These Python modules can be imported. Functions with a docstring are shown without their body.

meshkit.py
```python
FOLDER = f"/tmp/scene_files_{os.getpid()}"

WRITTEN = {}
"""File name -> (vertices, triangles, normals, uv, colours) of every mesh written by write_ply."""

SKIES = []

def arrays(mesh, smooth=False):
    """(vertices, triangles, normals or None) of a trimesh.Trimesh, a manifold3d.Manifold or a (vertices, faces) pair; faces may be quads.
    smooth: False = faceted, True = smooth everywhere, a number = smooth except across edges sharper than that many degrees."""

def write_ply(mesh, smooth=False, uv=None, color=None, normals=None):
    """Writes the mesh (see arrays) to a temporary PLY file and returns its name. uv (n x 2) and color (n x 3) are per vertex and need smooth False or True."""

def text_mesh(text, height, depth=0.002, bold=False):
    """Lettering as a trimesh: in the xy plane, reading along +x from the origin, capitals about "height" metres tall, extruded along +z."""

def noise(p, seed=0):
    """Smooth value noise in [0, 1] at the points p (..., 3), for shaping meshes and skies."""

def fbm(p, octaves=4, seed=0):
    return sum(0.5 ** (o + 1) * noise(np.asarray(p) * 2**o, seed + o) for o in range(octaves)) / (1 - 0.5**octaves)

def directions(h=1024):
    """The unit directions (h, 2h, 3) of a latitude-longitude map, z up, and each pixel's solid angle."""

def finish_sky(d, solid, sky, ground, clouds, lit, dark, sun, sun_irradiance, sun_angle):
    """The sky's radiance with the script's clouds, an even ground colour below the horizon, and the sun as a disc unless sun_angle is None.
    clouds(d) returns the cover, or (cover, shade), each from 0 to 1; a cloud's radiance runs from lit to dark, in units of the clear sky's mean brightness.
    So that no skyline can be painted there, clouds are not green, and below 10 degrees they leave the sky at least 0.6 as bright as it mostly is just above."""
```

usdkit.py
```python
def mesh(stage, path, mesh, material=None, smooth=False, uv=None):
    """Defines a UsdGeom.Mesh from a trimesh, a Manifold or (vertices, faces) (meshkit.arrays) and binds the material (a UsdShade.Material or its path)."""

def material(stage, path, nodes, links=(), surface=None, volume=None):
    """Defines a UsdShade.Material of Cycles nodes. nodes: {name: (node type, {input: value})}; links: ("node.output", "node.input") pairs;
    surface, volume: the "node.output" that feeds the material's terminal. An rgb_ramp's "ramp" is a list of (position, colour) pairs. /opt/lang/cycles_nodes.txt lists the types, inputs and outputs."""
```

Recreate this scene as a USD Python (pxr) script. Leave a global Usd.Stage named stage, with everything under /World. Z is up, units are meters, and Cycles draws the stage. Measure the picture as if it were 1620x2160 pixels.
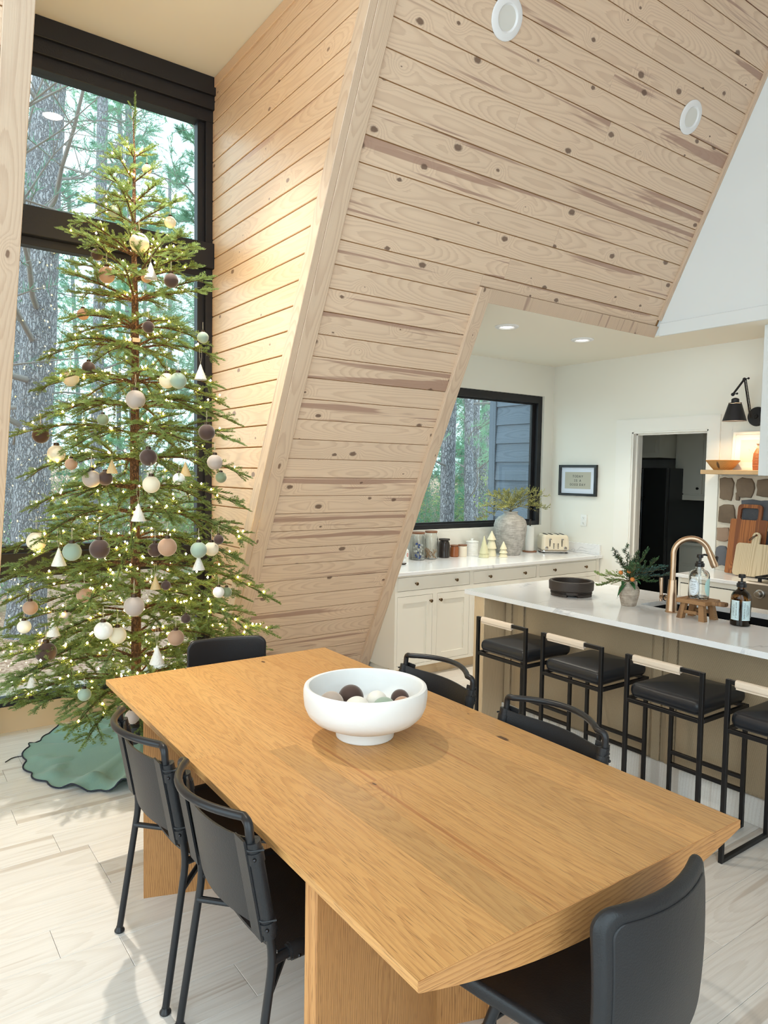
# A tall wood-lined house: dining table, Christmas tree in a glazed dormer, kitchen behind a cut-out in the sloping wall.
# World: x along the long walls, y towards the dormer window, z up, metres; the camera stands over the origin.
import math, random, sys
import numpy as np, trimesh
from trimesh.creation import extrude_polygon
from shapely.geometry import Polygon, box as sbox
from pxr import Usd, UsdGeom, UsdLux, UsdShade, Gf, Sdf, Vt
import usdkit, meshkit

stage = Usd.Stage.CreateInMemory()
UsdGeom.SetStageUpAxis(stage, 'Z')
UsdGeom.Xform.Define(stage, '/World')
PI = math.pi

# ---------------------------------------------------------------- camera, sky, exposure
EYE = np.array([0.0, 0.0, 1.70])
RIGHT, UP, FWD = np.array([[0.8107041, -0.5852317, 0.0162117], [0.0193350, 0.0544393, 0.9983299], [0.5851368, 0.8090366, -0.0554497]])
cam = UsdGeom.Camera.Define(stage, '/World/camera')
cam.CreateHorizontalApertureAttr(24.0); cam.CreateVerticalApertureAttr(32.0)
cam.CreateFocalLengthAttr(24.0 * 1500.88 / 1620)
cam.CreateClippingRangeAttr((0.05, 500.0))
m4 = np.eye(4); m4[0, :3] = RIGHT; m4[1, :3] = UP; m4[2, :3] = -FWD; m4[3, :3] = EYE
cam.AddTransformOp().Set(Gf.Matrix4d(m4.tolist()))
cam.CreateExposureAttr(0.08)
sky = UsdLux.DomeLight.Define(stage, '/World/overcast_sky')
sky.CreateIntensityAttr(1.0); sky.CreateColorAttr(Gf.Vec3f(0.76, 0.93, 1.0))

SPOT, KSPOT = 6000.0, 1000.0            # the lit downlights in the dormer and kitchen ceilings

# ---------------------------------------------------------------- node graphs
class Lnk(str): pass
OUT = dict(noise_texture='fac', voronoi_texture='distance', math='value', mix='color', rgb_ramp='color', vector_math='vector', mapping='vector', combine_xyz='vector', map_range='result',
           bump='normal', principled_bsdf='BSDF', white_noise_texture='value', wave_texture='fac', emission='emission', transparent_bsdf='BSDF', glossy_bsdf='BSDF', translucent_bsdf='BSDF',
           mix_closure='closure', fresnel='fac', glass_bsdf='BSDF', combine_color='color', hsv='color')
class G:
    def __init__(s): s.n, s.l = {}, []
    def __call__(s, kind, out=None, **kw):
        nm = 'n%d' % len(s.n); vals = {}
        for k, v in kw.items():
            if isinstance(v, Lnk): s.l.append((str(v), nm + '.' + k))
            else: vals[k] = v
        s.n[nm] = (kind, vals)
        return Lnk(nm + '.' + (out or OUT.get(kind, 'color')))
    def o(s, link, out): return Lnk(link.split('.')[0] + '.' + out)
    def math(s, op, a, b=0.0, c=0.0, clamp=False): return s('math', math_type=op, value1=a, value2=b, value3=c, use_clamp=clamp)
    def mix(s, f, a, b, t='mix'): return s('mix', mix_type=t, fac=f, color1=a, color2=b)
    def ss(s, v, a, b, lo=0.0, hi=1.0): return s('map_range', range_type='smoothstep', value=v, from_min=a, from_max=b, to_min=lo, to_max=hi)
    def coords(s, spread=37.0):
        tc = s('texture_coordinate', out='object'); r = s('object_info', out='random')
        off = s('combine_xyz', x=s.math('multiply', r, spread), y=s.math('multiply', r, spread * 0.37), z=s.math('multiply', r, spread * 0.71))
        return s('vector_math', math_type='add', vector1=tc, vector2=off), tc, r
    def done(s, name, surface): return usdkit.material(stage, '/World/Looks/' + name, s.n, s.l, surface=str(surface))
UsdGeom.Scope.Define(stage, '/World/Looks')
def lin(r, g, b):      # sRGB 0-255 to linear
    f = lambda c: (c / 255 / 12.92) if c <= 10 else ((c / 255 + 0.055) / 1.055) ** 2.4
    return (f(r), f(g), f(b))
def plain(name, col, rough=0.5, metal=0.0, bump=0.0, bscale=60.0, mottled=0.0, **kw):
    g = G(); p = dict(base_color=col, roughness=rough, metallic=metal, **kw)
    if bump or mottled:
        v = g('texture_coordinate', out='object')
        n = g('noise_texture', vector=v, scale=bscale, detail=4.0)
        if bump: p['normal'] = g('bump', height=n, strength=bump, distance=0.01)
        if mottled:
            n2 = g('noise_texture', vector=v, scale=bscale * 0.15, detail=5.0)
            p['base_color'] = g.mix(g.ss(n2, 0.35, 0.7), col, tuple(c * (1 - mottled) for c in col))
    return g.done(name, g('principled_bsdf', **p))
def emit(name, col, strength):
    g = G(); return g.done(name, g('emission', color=col, strength=strength))

def wood(name, c_early, c_late, c_heart, c_knot, freq=70.0, knots=0.5, heart=0.5, rough=0.45, bump=0.25, vary=0.12, line=0.75, streak=0.22, spec=0.5, kscale=(3.0, 6.0), pore=0.0, wide=1.0, hue=0.0):
    """Plain-sawn board: u along x, v along y of the object; rings cut as cathedrals, heartwood bands, knots, a tone of its own for every board."""
    g = G(); P, tc, r = g.coords()
    sx = g('separate_xyz', out='x', vector=P); sv = g('separate_xyz', out='y', vector=tc); sw = g('separate_xyz', out='z', vector=tc)
    u = sx
    seed = g.math('multiply', r, 91.7)
    # knots
    kv = g('combine_xyz', x=g.math('multiply', u, kscale[0]), y=g.math('multiply', g('separate_xyz', out='y', vector=P), kscale[1]), z=seed)
    vo = g('voronoi_texture', vector=kv, scale=1.0, dimensions='2D', randomness=0.9)
    kd = vo; kc = g('separate_color', out='r', color=g.o(vo, 'color'))
    kon = g.ss(kc, 1.0 - knots, 1.0 - knots + 0.02)
    krad = g.math('multiply_add', g.math('fraction', g.math('multiply', kc, 31.0)), 0.07, 0.02)
    wob = g.math('multiply', g('noise_texture', vector=P, scale=60.0), 0.05)
    kdd = g.math('add', kd, wob)
    kmask = g.math('multiply', g('map_range', range_type='smoothstep', value=kdd, from_min=krad, from_max=g.math('multiply', krad, 1.6), to_min=1.0, to_max=0.0), kon)
    kpush = g.math('multiply', g.math('multiply', g.ss(kd, 0.0, 0.32, 1.0, 0.0), kon), 0.035)
    # rings
    low = g('noise_texture', vector=g('combine_xyz', x=g.math('multiply', u, 0.75), y=0.0, z=seed), scale=1.0, detail=1.0)
    wig = g('noise_texture', vector=g('combine_xyz', x=g.math('multiply', u, 2.2), y=g.math('multiply', sv, 9.0), z=seed), scale=1.0, detail=2.0)
    v2 = g.math('add', g.math('add', sv, g.math('multiply_add', r, 0.09, -0.045)), g.math('multiply_add', wig, 0.03, -0.015))
    dep = g.math('add', g.math('multiply_add', low, 0.26 * wide, -0.05), sw)
    rr = g.math('add', g.math('sqrt', g.math('add', g.math('multiply', v2, v2), g.math('multiply', dep, dep))), kpush)
    grain = g('noise_texture', vector=g('combine_xyz', x=g.math('multiply', u, 5.0), y=g.math('multiply', sv, 170.0), z=g.math('add', seed, g.math('multiply', sw, 170.0))), scale=1.0, detail=3.0)
    ph = g.math('add', g.math('multiply', rr, freq), g.math('multiply', grain, 0.35))
    saw = g.math('fraction', ph)
    lines = g.math('multiply', g.ss(saw, 0.35, 0.9), g.ss(saw, 0.93, 1.0, 1.0, 0.0))
    col = g.mix(g.math('multiply', lines, line), c_early, c_late)
    hb = g('noise_texture', vector=g('combine_xyz', x=g.math('multiply', u, 0.55), y=g.math('multiply', sv, 17.0), z=g.math('add', seed, 13.0)), scale=1.0, detail=3.0, distortion=0.3)
    hm = g.math('multiply', g.ss(hb, 0.66 - 0.17 * heart, 0.72 - 0.17 * heart), g.ss(g.math('fraction', g.math('multiply', r, 17.3)), 1.0 - heart, 1.02 - heart))
    col = g.mix(g.math('multiply', hm, 0.8), col, c_heart)
    tone = g.math('multiply_add', g.math('fraction', g.math('multiply', r, 7.77)), 2 * vary, 1.0 - vary)
    tone = g.math('multiply', tone, g.math('multiply_add', grain, streak, 1.0 - streak / 2))
    col = g('vector_math', math_type='scale', vector1=col, scale=tone)
    if hue: col = g.mix(g.math('multiply', g.math('fraction', g.math('multiply', r, 23.1)), hue), col, g('vector_math', math_type='multiply', vector1=col, vector2=(1.04, .88, .72)))
    if pore:
        pn = g('noise_texture', vector=g('combine_xyz', x=g.math('multiply', u, 16.0), y=g.math('multiply', sv, 420.0), z=g.math('multiply_add', sw, 420.0, seed)), scale=1.0, detail=1.0)
        pm = g.math('multiply', g.ss(pn, 0.58, 0.68), pore)
        col = g.mix(pm, col, tuple(c * 0.45 for c in c_late))
    col = g.mix(g.math('multiply', kmask, 0.88), col, c_knot)
    nb = g('bump', height=grain, strength=bump * 1.3, distance=0.0015)
    ro = g.math('multiply_add', grain, 0.15, rough - 0.07)
    return g.done(name, g('principled_bsdf', base_color=col, roughness=ro, normal=nb, specular_ior_level=spec))

M = {}
M['pine'] = wood('pine', lin(229, 204, 179), lin(202, 172, 147), lin(166, 131, 115), lin(104, 78, 64), freq=110, knots=0.5, heart=0.58, vary=0.03, line=0.45, rough=0.42, streak=.14, kscale=(3.0, 5.0))
M['pine_warm'] = wood('pine_warm', lin(230, 199, 167), lin(206, 168, 135), lin(198, 156, 130), lin(140, 106, 84), freq=110, knots=0.40, heart=0.25, vary=0.025, line=0.4, rough=0.34, streak=.12, kscale=(3.0, 5.0))
M['trim'] = wood('trim_pine', lin(216, 192, 168), lin(190, 160, 136), lin(168, 138, 122), lin(118, 90, 72), freq=120, knots=0.25, heart=0.3, vary=0.03, line=0.45, rough=0.4, streak=.14)
M['groove'] = plain('groove', lin(176, 132, 84), 0.8)
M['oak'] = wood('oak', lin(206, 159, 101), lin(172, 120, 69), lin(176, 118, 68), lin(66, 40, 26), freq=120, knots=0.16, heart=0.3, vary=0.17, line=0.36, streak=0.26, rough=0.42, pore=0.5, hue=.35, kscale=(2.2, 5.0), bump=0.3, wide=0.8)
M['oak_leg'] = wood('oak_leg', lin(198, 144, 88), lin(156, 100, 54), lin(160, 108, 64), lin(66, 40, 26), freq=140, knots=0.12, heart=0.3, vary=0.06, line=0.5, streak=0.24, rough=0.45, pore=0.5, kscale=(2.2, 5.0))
M['floor'] = wood('floor_plank', lin(230, 226, 221), lin(214, 207, 199), lin(200, 189, 178), lin(168, 158, 148), freq=60, knots=0.05, heart=0.5, vary=0.03, line=0.45, streak=0.18, rough=0.36, bump=0.1, kscale=(1.6, 4.0))
M['island'] = wood('island_wood', lin(172, 152, 124), lin(152, 132, 105), lin(158, 136, 110), lin(120, 100, 78), freq=110, knots=0.04, heart=0.2, vary=0.03, line=0.5, rough=0.5)
M['island_post'] = wood('island_post', lin(214, 190, 156), lin(190, 160, 124), lin(190, 160, 124), lin(140, 112, 84), freq=140, knots=0.12, heart=0.1, vary=0.03, line=0.5, rough=0.5)
M['shelf'] = wood('shelf_wood', lin(214, 180, 136), lin(190, 150, 104), lin(180, 140, 100), lin(120, 86, 56), freq=140, knots=0.1, heart=0.1, vary=.03, rough=0.5)
M['board'] = wood('acacia', lin(170, 104, 52), lin(118, 64, 30), lin(112, 60, 30), lin(60, 32, 16), freq=90, knots=0.2, heart=0.8, rough=0.45, vary=0.05)
M['paleboard'] = wood('pale_board', lin(214, 196, 164), lin(180, 158, 124), lin(150, 128, 98), lin(110, 90, 64), freq=110, knots=0.1, heart=0.4, rough=0.5, vary=.04)
M['riser'] = wood('riser_wood', lin(164, 124, 84), lin(120, 84, 52), lin(106, 72, 46), lin(60, 40, 26), freq=160, knots=0.3, heart=0.5, rough=0.6, vary=.05)
M['lid'] = wood('lid_wood', lin(140, 94, 66), lin(104, 66, 44), lin(100, 62, 42), lin(60, 40, 26), freq=160, knots=0.0, heart=0.3, rough=0.5, vary=.05)
M['darkwood'] = wood('dark_wood', lin(58, 47, 40), lin(36, 29, 25), lin(70, 50, 40), lin(24, 19, 17), freq=110, knots=0.1, heart=0.4, rough=0.55, vary=.05)
M['bowlwood'] = wood('bowl_wood', lin(206, 150, 86), lin(150, 98, 50), lin(120, 74, 38), lin(60, 40, 24), freq=150, knots=0.2, heart=0.6, rough=0.5, vary=.05)
M['wall'] = plain('white_paint', lin(240, 238, 230), 0.6, bump=0.05, bscale=180)
M['ceiling'] = plain('ceiling_paint', lin(242, 236, 222), 0.7)
M['gable'] = plain('gable_paint', lin(234, 240, 244), 0.6)
M['doortrim'] = plain('door_paint', lin(242, 240, 234), 0.35)
M['black'] = plain('black_paint', lin(24, 24, 30), 0.5, bump=0.08, bscale=90)
M['cab'] = plain('cabinet_paint', lin(240, 236, 226), 0.38)
M['gap'] = plain('shadow_gap', lin(70, 66, 60), 0.9)
M['pantry'] = plain('pantry_paint', lin(222, 222, 214), 0.6)
M['siding'] = plain('siding_paint', lin(70, 78, 90), 0.6, bump=0.2, bscale=40)

# ---------------------------------------------------------------- mesh helpers
def T(v, f): return trimesh.Trimesh(np.asarray(v, float), np.asarray(f, int), process=False)
def cat(ms): return trimesh.util.concatenate([m for m in ms if m is not None])
def hull(pts):
    return trimesh.convex.convex_hull(np.asarray(pts, float))
def bx(x0, x1, y0, y1, z0, z1, b=0.0):
    """A box, its edges chamfered by b."""
    x0, x1 = min(x0, x1), max(x0, x1); y0, y1 = min(y0, y1), max(y0, y1); z0, z1 = min(z0, z1), max(z0, z1)
    if b <= 0:
        m = trimesh.creation.box([x1 - x0, y1 - y0, z1 - z0]); m.apply_translation([(x0 + x1) / 2, (y0 + y1) / 2, (z0 + z1) / 2]); return m
    b = min(b, 0.45 * min(x1 - x0, y1 - y0, z1 - z0)); P = []
    for x in (0, 1):
        for y in (0, 1):
            for z in (0, 1):
                c = [(x0, x1)[x], (y0, y1)[y], (z0, z1)[z]]; s = [1 - 2 * x, 1 - 2 * y, 1 - 2 * z]
                for k in range(3):
                    q = [c[i] + (0 if i == k else s[i] * b) for i in range(3)]; P.append(q)
    return hull(P)
def frame_at(d):
    d = np.asarray(d, float); d = d / np.linalg.norm(d)
    a = np.array([0, 0, 1.0]) if abs(d[2]) < 0.9 else np.array([1.0, 0, 0])
    x = np.cross(a, d); x /= np.linalg.norm(x); y = np.cross(d, x); return x, y, d
def tube(pts, r, n=10, cap=True, closed=False):
    p = np.asarray(pts, float); k = len(p); r = np.broadcast_to(np.asarray(r, float), (k,))
    t = np.gradient(p, axis=0)
    if closed: t = np.roll(p, -1, 0) - np.roll(p, 1, 0)
    t /= np.linalg.norm(t, axis=1, keepdims=True) + 1e-12
    x, _, _ = frame_at(t[0]); rings = []
    for i in range(k):
        x = x - t[i] * (x @ t[i]); x /= np.linalg.norm(x) + 1e-12; y = np.cross(t[i], x)
        a = np.arange(n) * 2 * PI / n
        rings.append(p[i] + r[i] * (np.cos(a)[:, None] * x + np.sin(a)[:, None] * y))
    v = np.vstack(rings); f = []
    for i in range(k if closed else k - 1):
        a0, b0 = i * n, ((i + 1) % k) * n
        for j in range(n):
            j2 = (j + 1) % n; f += [[a0 + j, a0 + j2, b0 + j2], [a0 + j, b0 + j2, b0 + j]]
    if cap and not closed:
        v = np.vstack([v, p[:1], p[-1:]]); c0, c1 = len(v) - 2, len(v) - 1
        for j in range(n):
            j2 = (j + 1) % n; f += [[c0, j2, j], [c1, (k - 1) * n + j, (k - 1) * n + j2]]
    return T(v, f)
def bend_path(pts, rad, n=5):
    """A polyline with its inner corners rounded."""
    p = [np.asarray(q, float) for q in pts]; out = [p[0]]
    for a, b, c in zip(p, p[1:], p[2:]):
        d1, d2 = a - b, c - b; l1, l2 = np.linalg.norm(d1), np.linalg.norm(d2); r = min(rad, l1 * 0.49, l2 * 0.49)
        s, e = b + d1 / l1 * r, b + d2 / l2 * r
        for t in np.linspace(0, 1, n): out.append((1 - t) ** 2 * s + 2 * t * (1 - t) * b + t * t * e)
    return np.array(out + [p[-1]])
def lathe(prof, n=32, c=(0, 0, 0)):
    """A turned shape from (r, z) pairs, bottom outside to top and back inside if hollow."""
    v, f = [], []; a = np.arange(n) * 2 * PI / n; k = len(prof)
    for r, z in prof: v += [[r * math.cos(t), r * math.sin(t), z] for t in a]
    for i in range(k - 1):
        for j in range(n):
            j2 = (j + 1) % n; q = [i * n + j, i * n + j2, (i + 1) * n + j2, (i + 1) * n + j]
            if prof[i][0] > 1e-9: f.append([q[0], q[1], q[2]])
            if prof[i + 1][0] > 1e-9: f.append([q[0], q[2], q[3]])
    m = T(v, f); m.apply_translation(c); m.merge_vertices(); return m
def ball(r, c=(0, 0, 0), sub=2, s=(1, 1, 1)):
    m = trimesh.creation.icosphere(sub, r); m.apply_scale(s); m.apply_translation(c); return m
def rrect(w, h, r, n=5):
    """Outline of a rounded rectangle centred on the origin, with points along its sides too."""
    P = []
    for cx, cy, a0 in ((w / 2 - r, h / 2 - r, 0), (-w / 2 + r, h / 2 - r, PI / 2), (-w / 2 + r, -h / 2 + r, PI), (w / 2 - r, -h / 2 + r, 1.5 * PI)):
        arc = [(cx + r * math.cos(a0 + t), cy + r * math.sin(a0 + t)) for t in np.linspace(0, PI / 2, n)]
        if P:
            q = P[-1]; P += [(q[0] + (arc[0][0] - q[0]) * t, q[1] + (arc[0][1] - q[1]) * t) for t in np.linspace(0, 1, 7)[1:-1]]
        P += arc
    q = P[-1]; P += [(q[0] + (P[0][0] - q[0]) * t, q[1] + (P[0][1] - q[1]) * t) for t in np.linspace(0, 1, 7)[1:-1]]
    return np.array(P)
def slab(outline, t, e, rings=6, crown=0.0, er=3):
    """A cushion or padded panel: the outline in xy, thickness t about z = 0, edges rounded by e, faces crowned."""
    o = np.asarray(outline, float); n = len(o); c = o.mean(0); size = np.abs(o - c).max(); v, f = [], []
    def ring(scale_in, z, inset): 
        d = o - c; l = np.linalg.norm(d, axis=1, keepdims=True)
        q = c + d * scale_in * (1 - inset / l); v.extend([[a, b, z] for a, b in q]); return len(v) - n
    ids = []; v.append([c[0], c[1], t / 2 + crown]); top = 0
    for k in range(1, rings + 1):
        s = k / rings; ids.append(ring(s, t / 2 + crown * (1 - s ** 2), e))
    for k in range(1, er + 1):
        a = k / er * PI / 2; ids.append(ring(1, t / 2 - e + e * math.cos(a), e - e * math.sin(a)))
    for k in range(0, er):
        a = k / er * PI / 2; 
        if k or t > 2 * e + 1e-6: ids.append(ring(1, -t / 2 + e - e * math.sin(a), e - e * math.cos(a)))
    for k in range(rings, 0, -1):
        s = k / rings; ids.append(ring(s, -t / 2, e))
    v.append([c[0], c[1], -t / 2]); bot = len(v) - 1
    for j in range(n):
        j2 = (j + 1) % n; f.append([top, ids[0] + j, ids[0] + j2]); f.append([bot, ids[-1] + j2, ids[-1] + j])
        for a, b in zip(ids, ids[1:]): f += [[a + j, b + j, b + j2], [a + j, b + j2, a + j2]]
    return T(v, f)
def warp(m, fn):
    m = m.copy(); m.vertices = np.asarray(fn(np.asarray(m.vertices)), float); return m
def moved(m, t=(0, 0, 0), rz=0.0, rx=0.0, ry=0.0, s=1.0):
    m = m.copy(); M4 = np.eye(4); R = trimesh.transformations.euler_matrix(rx, ry, rz); R[:3, :3] *= s; R[:3, 3] = t; m.apply_transform(R); return m
def plank(poly, t, b=0.0025):
    """A board from a convex outline, face up at z = t, its upper edges eased by b."""
    o = np.asarray(poly, float); c = o.mean(0); ins = []
    for i in range(len(o)):
        p, q, r_ = o[i - 1], o[i], o[(i + 1) % len(o)]; d1 = (p - q) / np.linalg.norm(p - q); d2 = (r_ - q) / np.linalg.norm(r_ - q)
        s = d1 + d2; w = abs(d1[0] * d2[1] - d1[1] * d2[0]); ins.append(q + s * b / max(w, 0.2))
    n = len(o); v = [[*p, 0] for p in o] + [[*p, t - b] for p in o] + [[*p, t] for p in ins]; f = []
    area = sum(o[i][0] * o[(i + 1) % n][1] - o[(i + 1) % n][0] * o[i][1] for i in range(n))
    for i in range(n):
        j = (i + 1) % n
        for a in (0, n): f += [[a + i, a + j, a + n + j], [a + i, a + n + j, a + n + i]]
    for i in range(1, n - 1): f += [[2 * n, 2 * n + i, 2 * n + i + 1], [0, i + 1, i]]
    f = np.array(f)
    return T(v, f if area > 0 else f[:, ::-1])
def ext(poly, z0, z1):
    m = extrude_polygon(poly if hasattr(poly, 'area') else Polygon(poly), z1 - z0, engine='earcut'); m.apply_translation([0, 0, z0]); return m
def on_plane(m, o, u, v, w=None):
    """Takes a mesh from (u, v, w) coordinates to the plane through o."""
    u, v = np.asarray(u, float), np.asarray(v, float); w = np.cross(u, v) if w is None else np.asarray(w, float)
    m = m.copy(); m.vertices = np.asarray(o, float) + m.vertices @ np.stack([u, v, w])
    if np.linalg.det(np.stack([u, v, w])) < 0: m.faces = m.faces[:, ::-1]
    return m

# ---------------------------------------------------------------- things and parts
USED = {}
def numbered(parent, name):
    k = (parent, name); n = USED.get(k, 0); USED[k] = n + 1
    return f'{parent}/{name}' if n == 0 else f'{parent}/{name}_{n:03d}'
def tag(prim, label=None, cat_=None, group=None, kind=None):
    for k, v in (('label', label), ('category', cat_), ('group', group), ('kind', kind)):
        if v: prim.SetCustomDataByKey(k, v)
    return prim
def mat4(o=(0, 0, 0), u=(1, 0, 0), v=(0, 1, 0), w=None):
    w = np.cross(u, v) if w is None else w
    a = np.eye(4); a[0, :3] = u; a[1, :3] = v; a[2, :3] = w; a[3, :3] = o; return Gf.Matrix4d(a.tolist())
def rz4(o, a): return mat4(o, (math.cos(a), math.sin(a), 0), (-math.sin(a), math.cos(a), 0))
def thing(name, label=None, cat_=None, group=None, kind=None, at=None):
    path = numbered('/World', name); x = UsdGeom.Xform.Define(stage, path)
    if at is not None: x.AddTransformOp().Set(at if isinstance(at, Gf.Matrix4d) else mat4(at))
    tag(x.GetPrim(), label, cat_, group, kind); return path
def part(parent, name, mesh, mat, label=None, at=None, smooth=35, kind=None):
    path = numbered(parent, name); pr = usdkit.mesh(stage, path, mesh, M[mat] if isinstance(mat, str) else mat, smooth=smooth)
    if at is not None: pr.AddTransformOp().Set(at if isinstance(at, Gf.Matrix4d) else mat4(at))
    tag(pr.GetPrim(), label, kind=kind); return path
def single(name, mesh, mat, label=None, cat_=None, group=None, kind=None, at=None, smooth=35):
    p = part('/World', name, mesh, mat, at=at, smooth=smooth); tag(stage.GetPrimAtPath(p), label, cat_, group, kind); return p
def dup(src, at, label, group=None, name=None):
    s = stage.GetPrimAtPath(src); d = s.GetCustomData()
    base = name or src.split('/')[-1].rstrip('0123456789').rstrip('_')
    path = numbered('/World', base); x = UsdGeom.Xform.Define(stage, path)
    x.GetPrim().GetReferences().AddInternalReference(src); x.GetPrim().SetInstanceable(True)
    x.ClearXformOpOrder(); x.MakeMatrixXform().Set(at if isinstance(at, Gf.Matrix4d) else mat4(at))
    tag(x.GetPrim(), label, d.get('category'), group or d.get('group')); return path
def instancer(parent, name, protos, mat, pos, quat, scl, idx=None, kind='stuff', label=None, smooth=False):
    path = numbered(parent, name); pi = UsdGeom.PointInstancer.Define(stage, path); tg = []
    for k, pm in enumerate(protos):
        q = usdkit.mesh(stage, f'{path}/piece_{k}', pm, M[mat] if isinstance(mat, str) else mat, smooth=smooth); tg.append(q.GetPath())
    pi.CreatePrototypesRel().SetTargets(tg)
    pi.CreatePositionsAttr(Vt.Vec3fArray.FromNumpy(np.asarray(pos, np.float32)))
    q = np.asarray(quat, np.float32)
    pi.CreateOrientationsAttr(Vt.QuathArray([Gf.Quath(float(a[0]), float(a[1]), float(a[2]), float(a[3])) for a in q]))
    pi.CreateScalesAttr(Vt.Vec3fArray.FromNumpy(np.asarray(scl, np.float32)))
    pi.CreateProtoIndicesAttr(Vt.IntArray.FromNumpy(np.zeros(len(pos), np.int32) if idx is None else np.asarray(idx, np.int32)))
    tag(pi.GetPrim(), label, kind=kind); return path
def quat_from(xaxis, up):
    x = np.asarray(xaxis, float); x = x / np.linalg.norm(x); z = np.asarray(up, float) - x * (np.asarray(up, float) @ x); z /= np.linalg.norm(z) + 1e-9; y = np.cross(z, x)
    q = trimesh.transformations.quaternion_from_matrix(np.block([[np.stack([x, y, z]).T, np.zeros((3, 1))], [np.zeros((1, 3)), np.ones((1, 1))]])); return q

# ---------------------------------------------------------------- measures of the room
Y0, K = 4.954, 0.4827                 # sloping wall: y = Y0 - K z
SL = math.sqrt(1 + K * K); SDIR = np.array([0, -K / SL, 1 / SL]); SNRM = np.array([0, -1 / SL, -K / SL])   # up the slope; into the room
def slope(x, z, out=0.0): return np.array([x, Y0 - K * z, z]) + SNRM * out
ZD = 4.475                            # dormer ceiling
DX0, DX1 = 0.57, 2.183                # dormer opening, outside of its trims
CHX = 2.045                           # face of the dormer's right cheek
WY = 5.05                             # dormer window wall
KX, GX, ZC = 3.307, 5.32, 2.8606      # kitchen cut-out, gable wall, kitchen ceiling
PX, KY = 6.00, 5.20                   # pantry wall, kitchen window wall
CT = 0.915                            # worktops

# ================================================================ the setting
rng = random.Random(7)
# ---- floor: boards along x over a base
fl = thing('floor', kind='structure')
part(fl, 'base', bx(-4.5, 7.9, -2.6, 5.25, -0.06, -0.0125), 'groove')
RW = 0.1835; joints = {0: .505, 4: .655, 2: .772, -3: .986}
for n in range(-11, 14):
    y = 2.569 + RW * n; x = joints.get(n, rng.uniform(-.6, .6)); x -= 1.22 * math.ceil((x + .75) / 1.22)
    while x < 5.9:
        x1 = min(x + 1.22, 5.9); ya, yb = y + .0006, min(y + RW - .0006, 5.2)
        c = np.array([(x + x1) / 2, (ya + yb) / 2]); w, h = x1 - x - .0012, yb - ya
        if not (x1 < -.2 and False): part(fl, 'plank', plank([(-w / 2, -h / 2), (w / 2, -h / 2), (w / 2, h / 2), (-w / 2, h / 2)], .012, .0012), 'floor', at=(c[0], c[1], -.012), smooth=False)
        x += 1.22
part(fl, 'outer_boards', cat([bx(-4.5, 7.9, -2.6, 2.569 - RW * 11, -.012, 0), bx(5.9, 7.9, 2.569 - RW * 11, 5.25, -.012, 0), bx(-4.5, -1.95, .55, 5.2, -.012, 0)]), 'floor')

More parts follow.
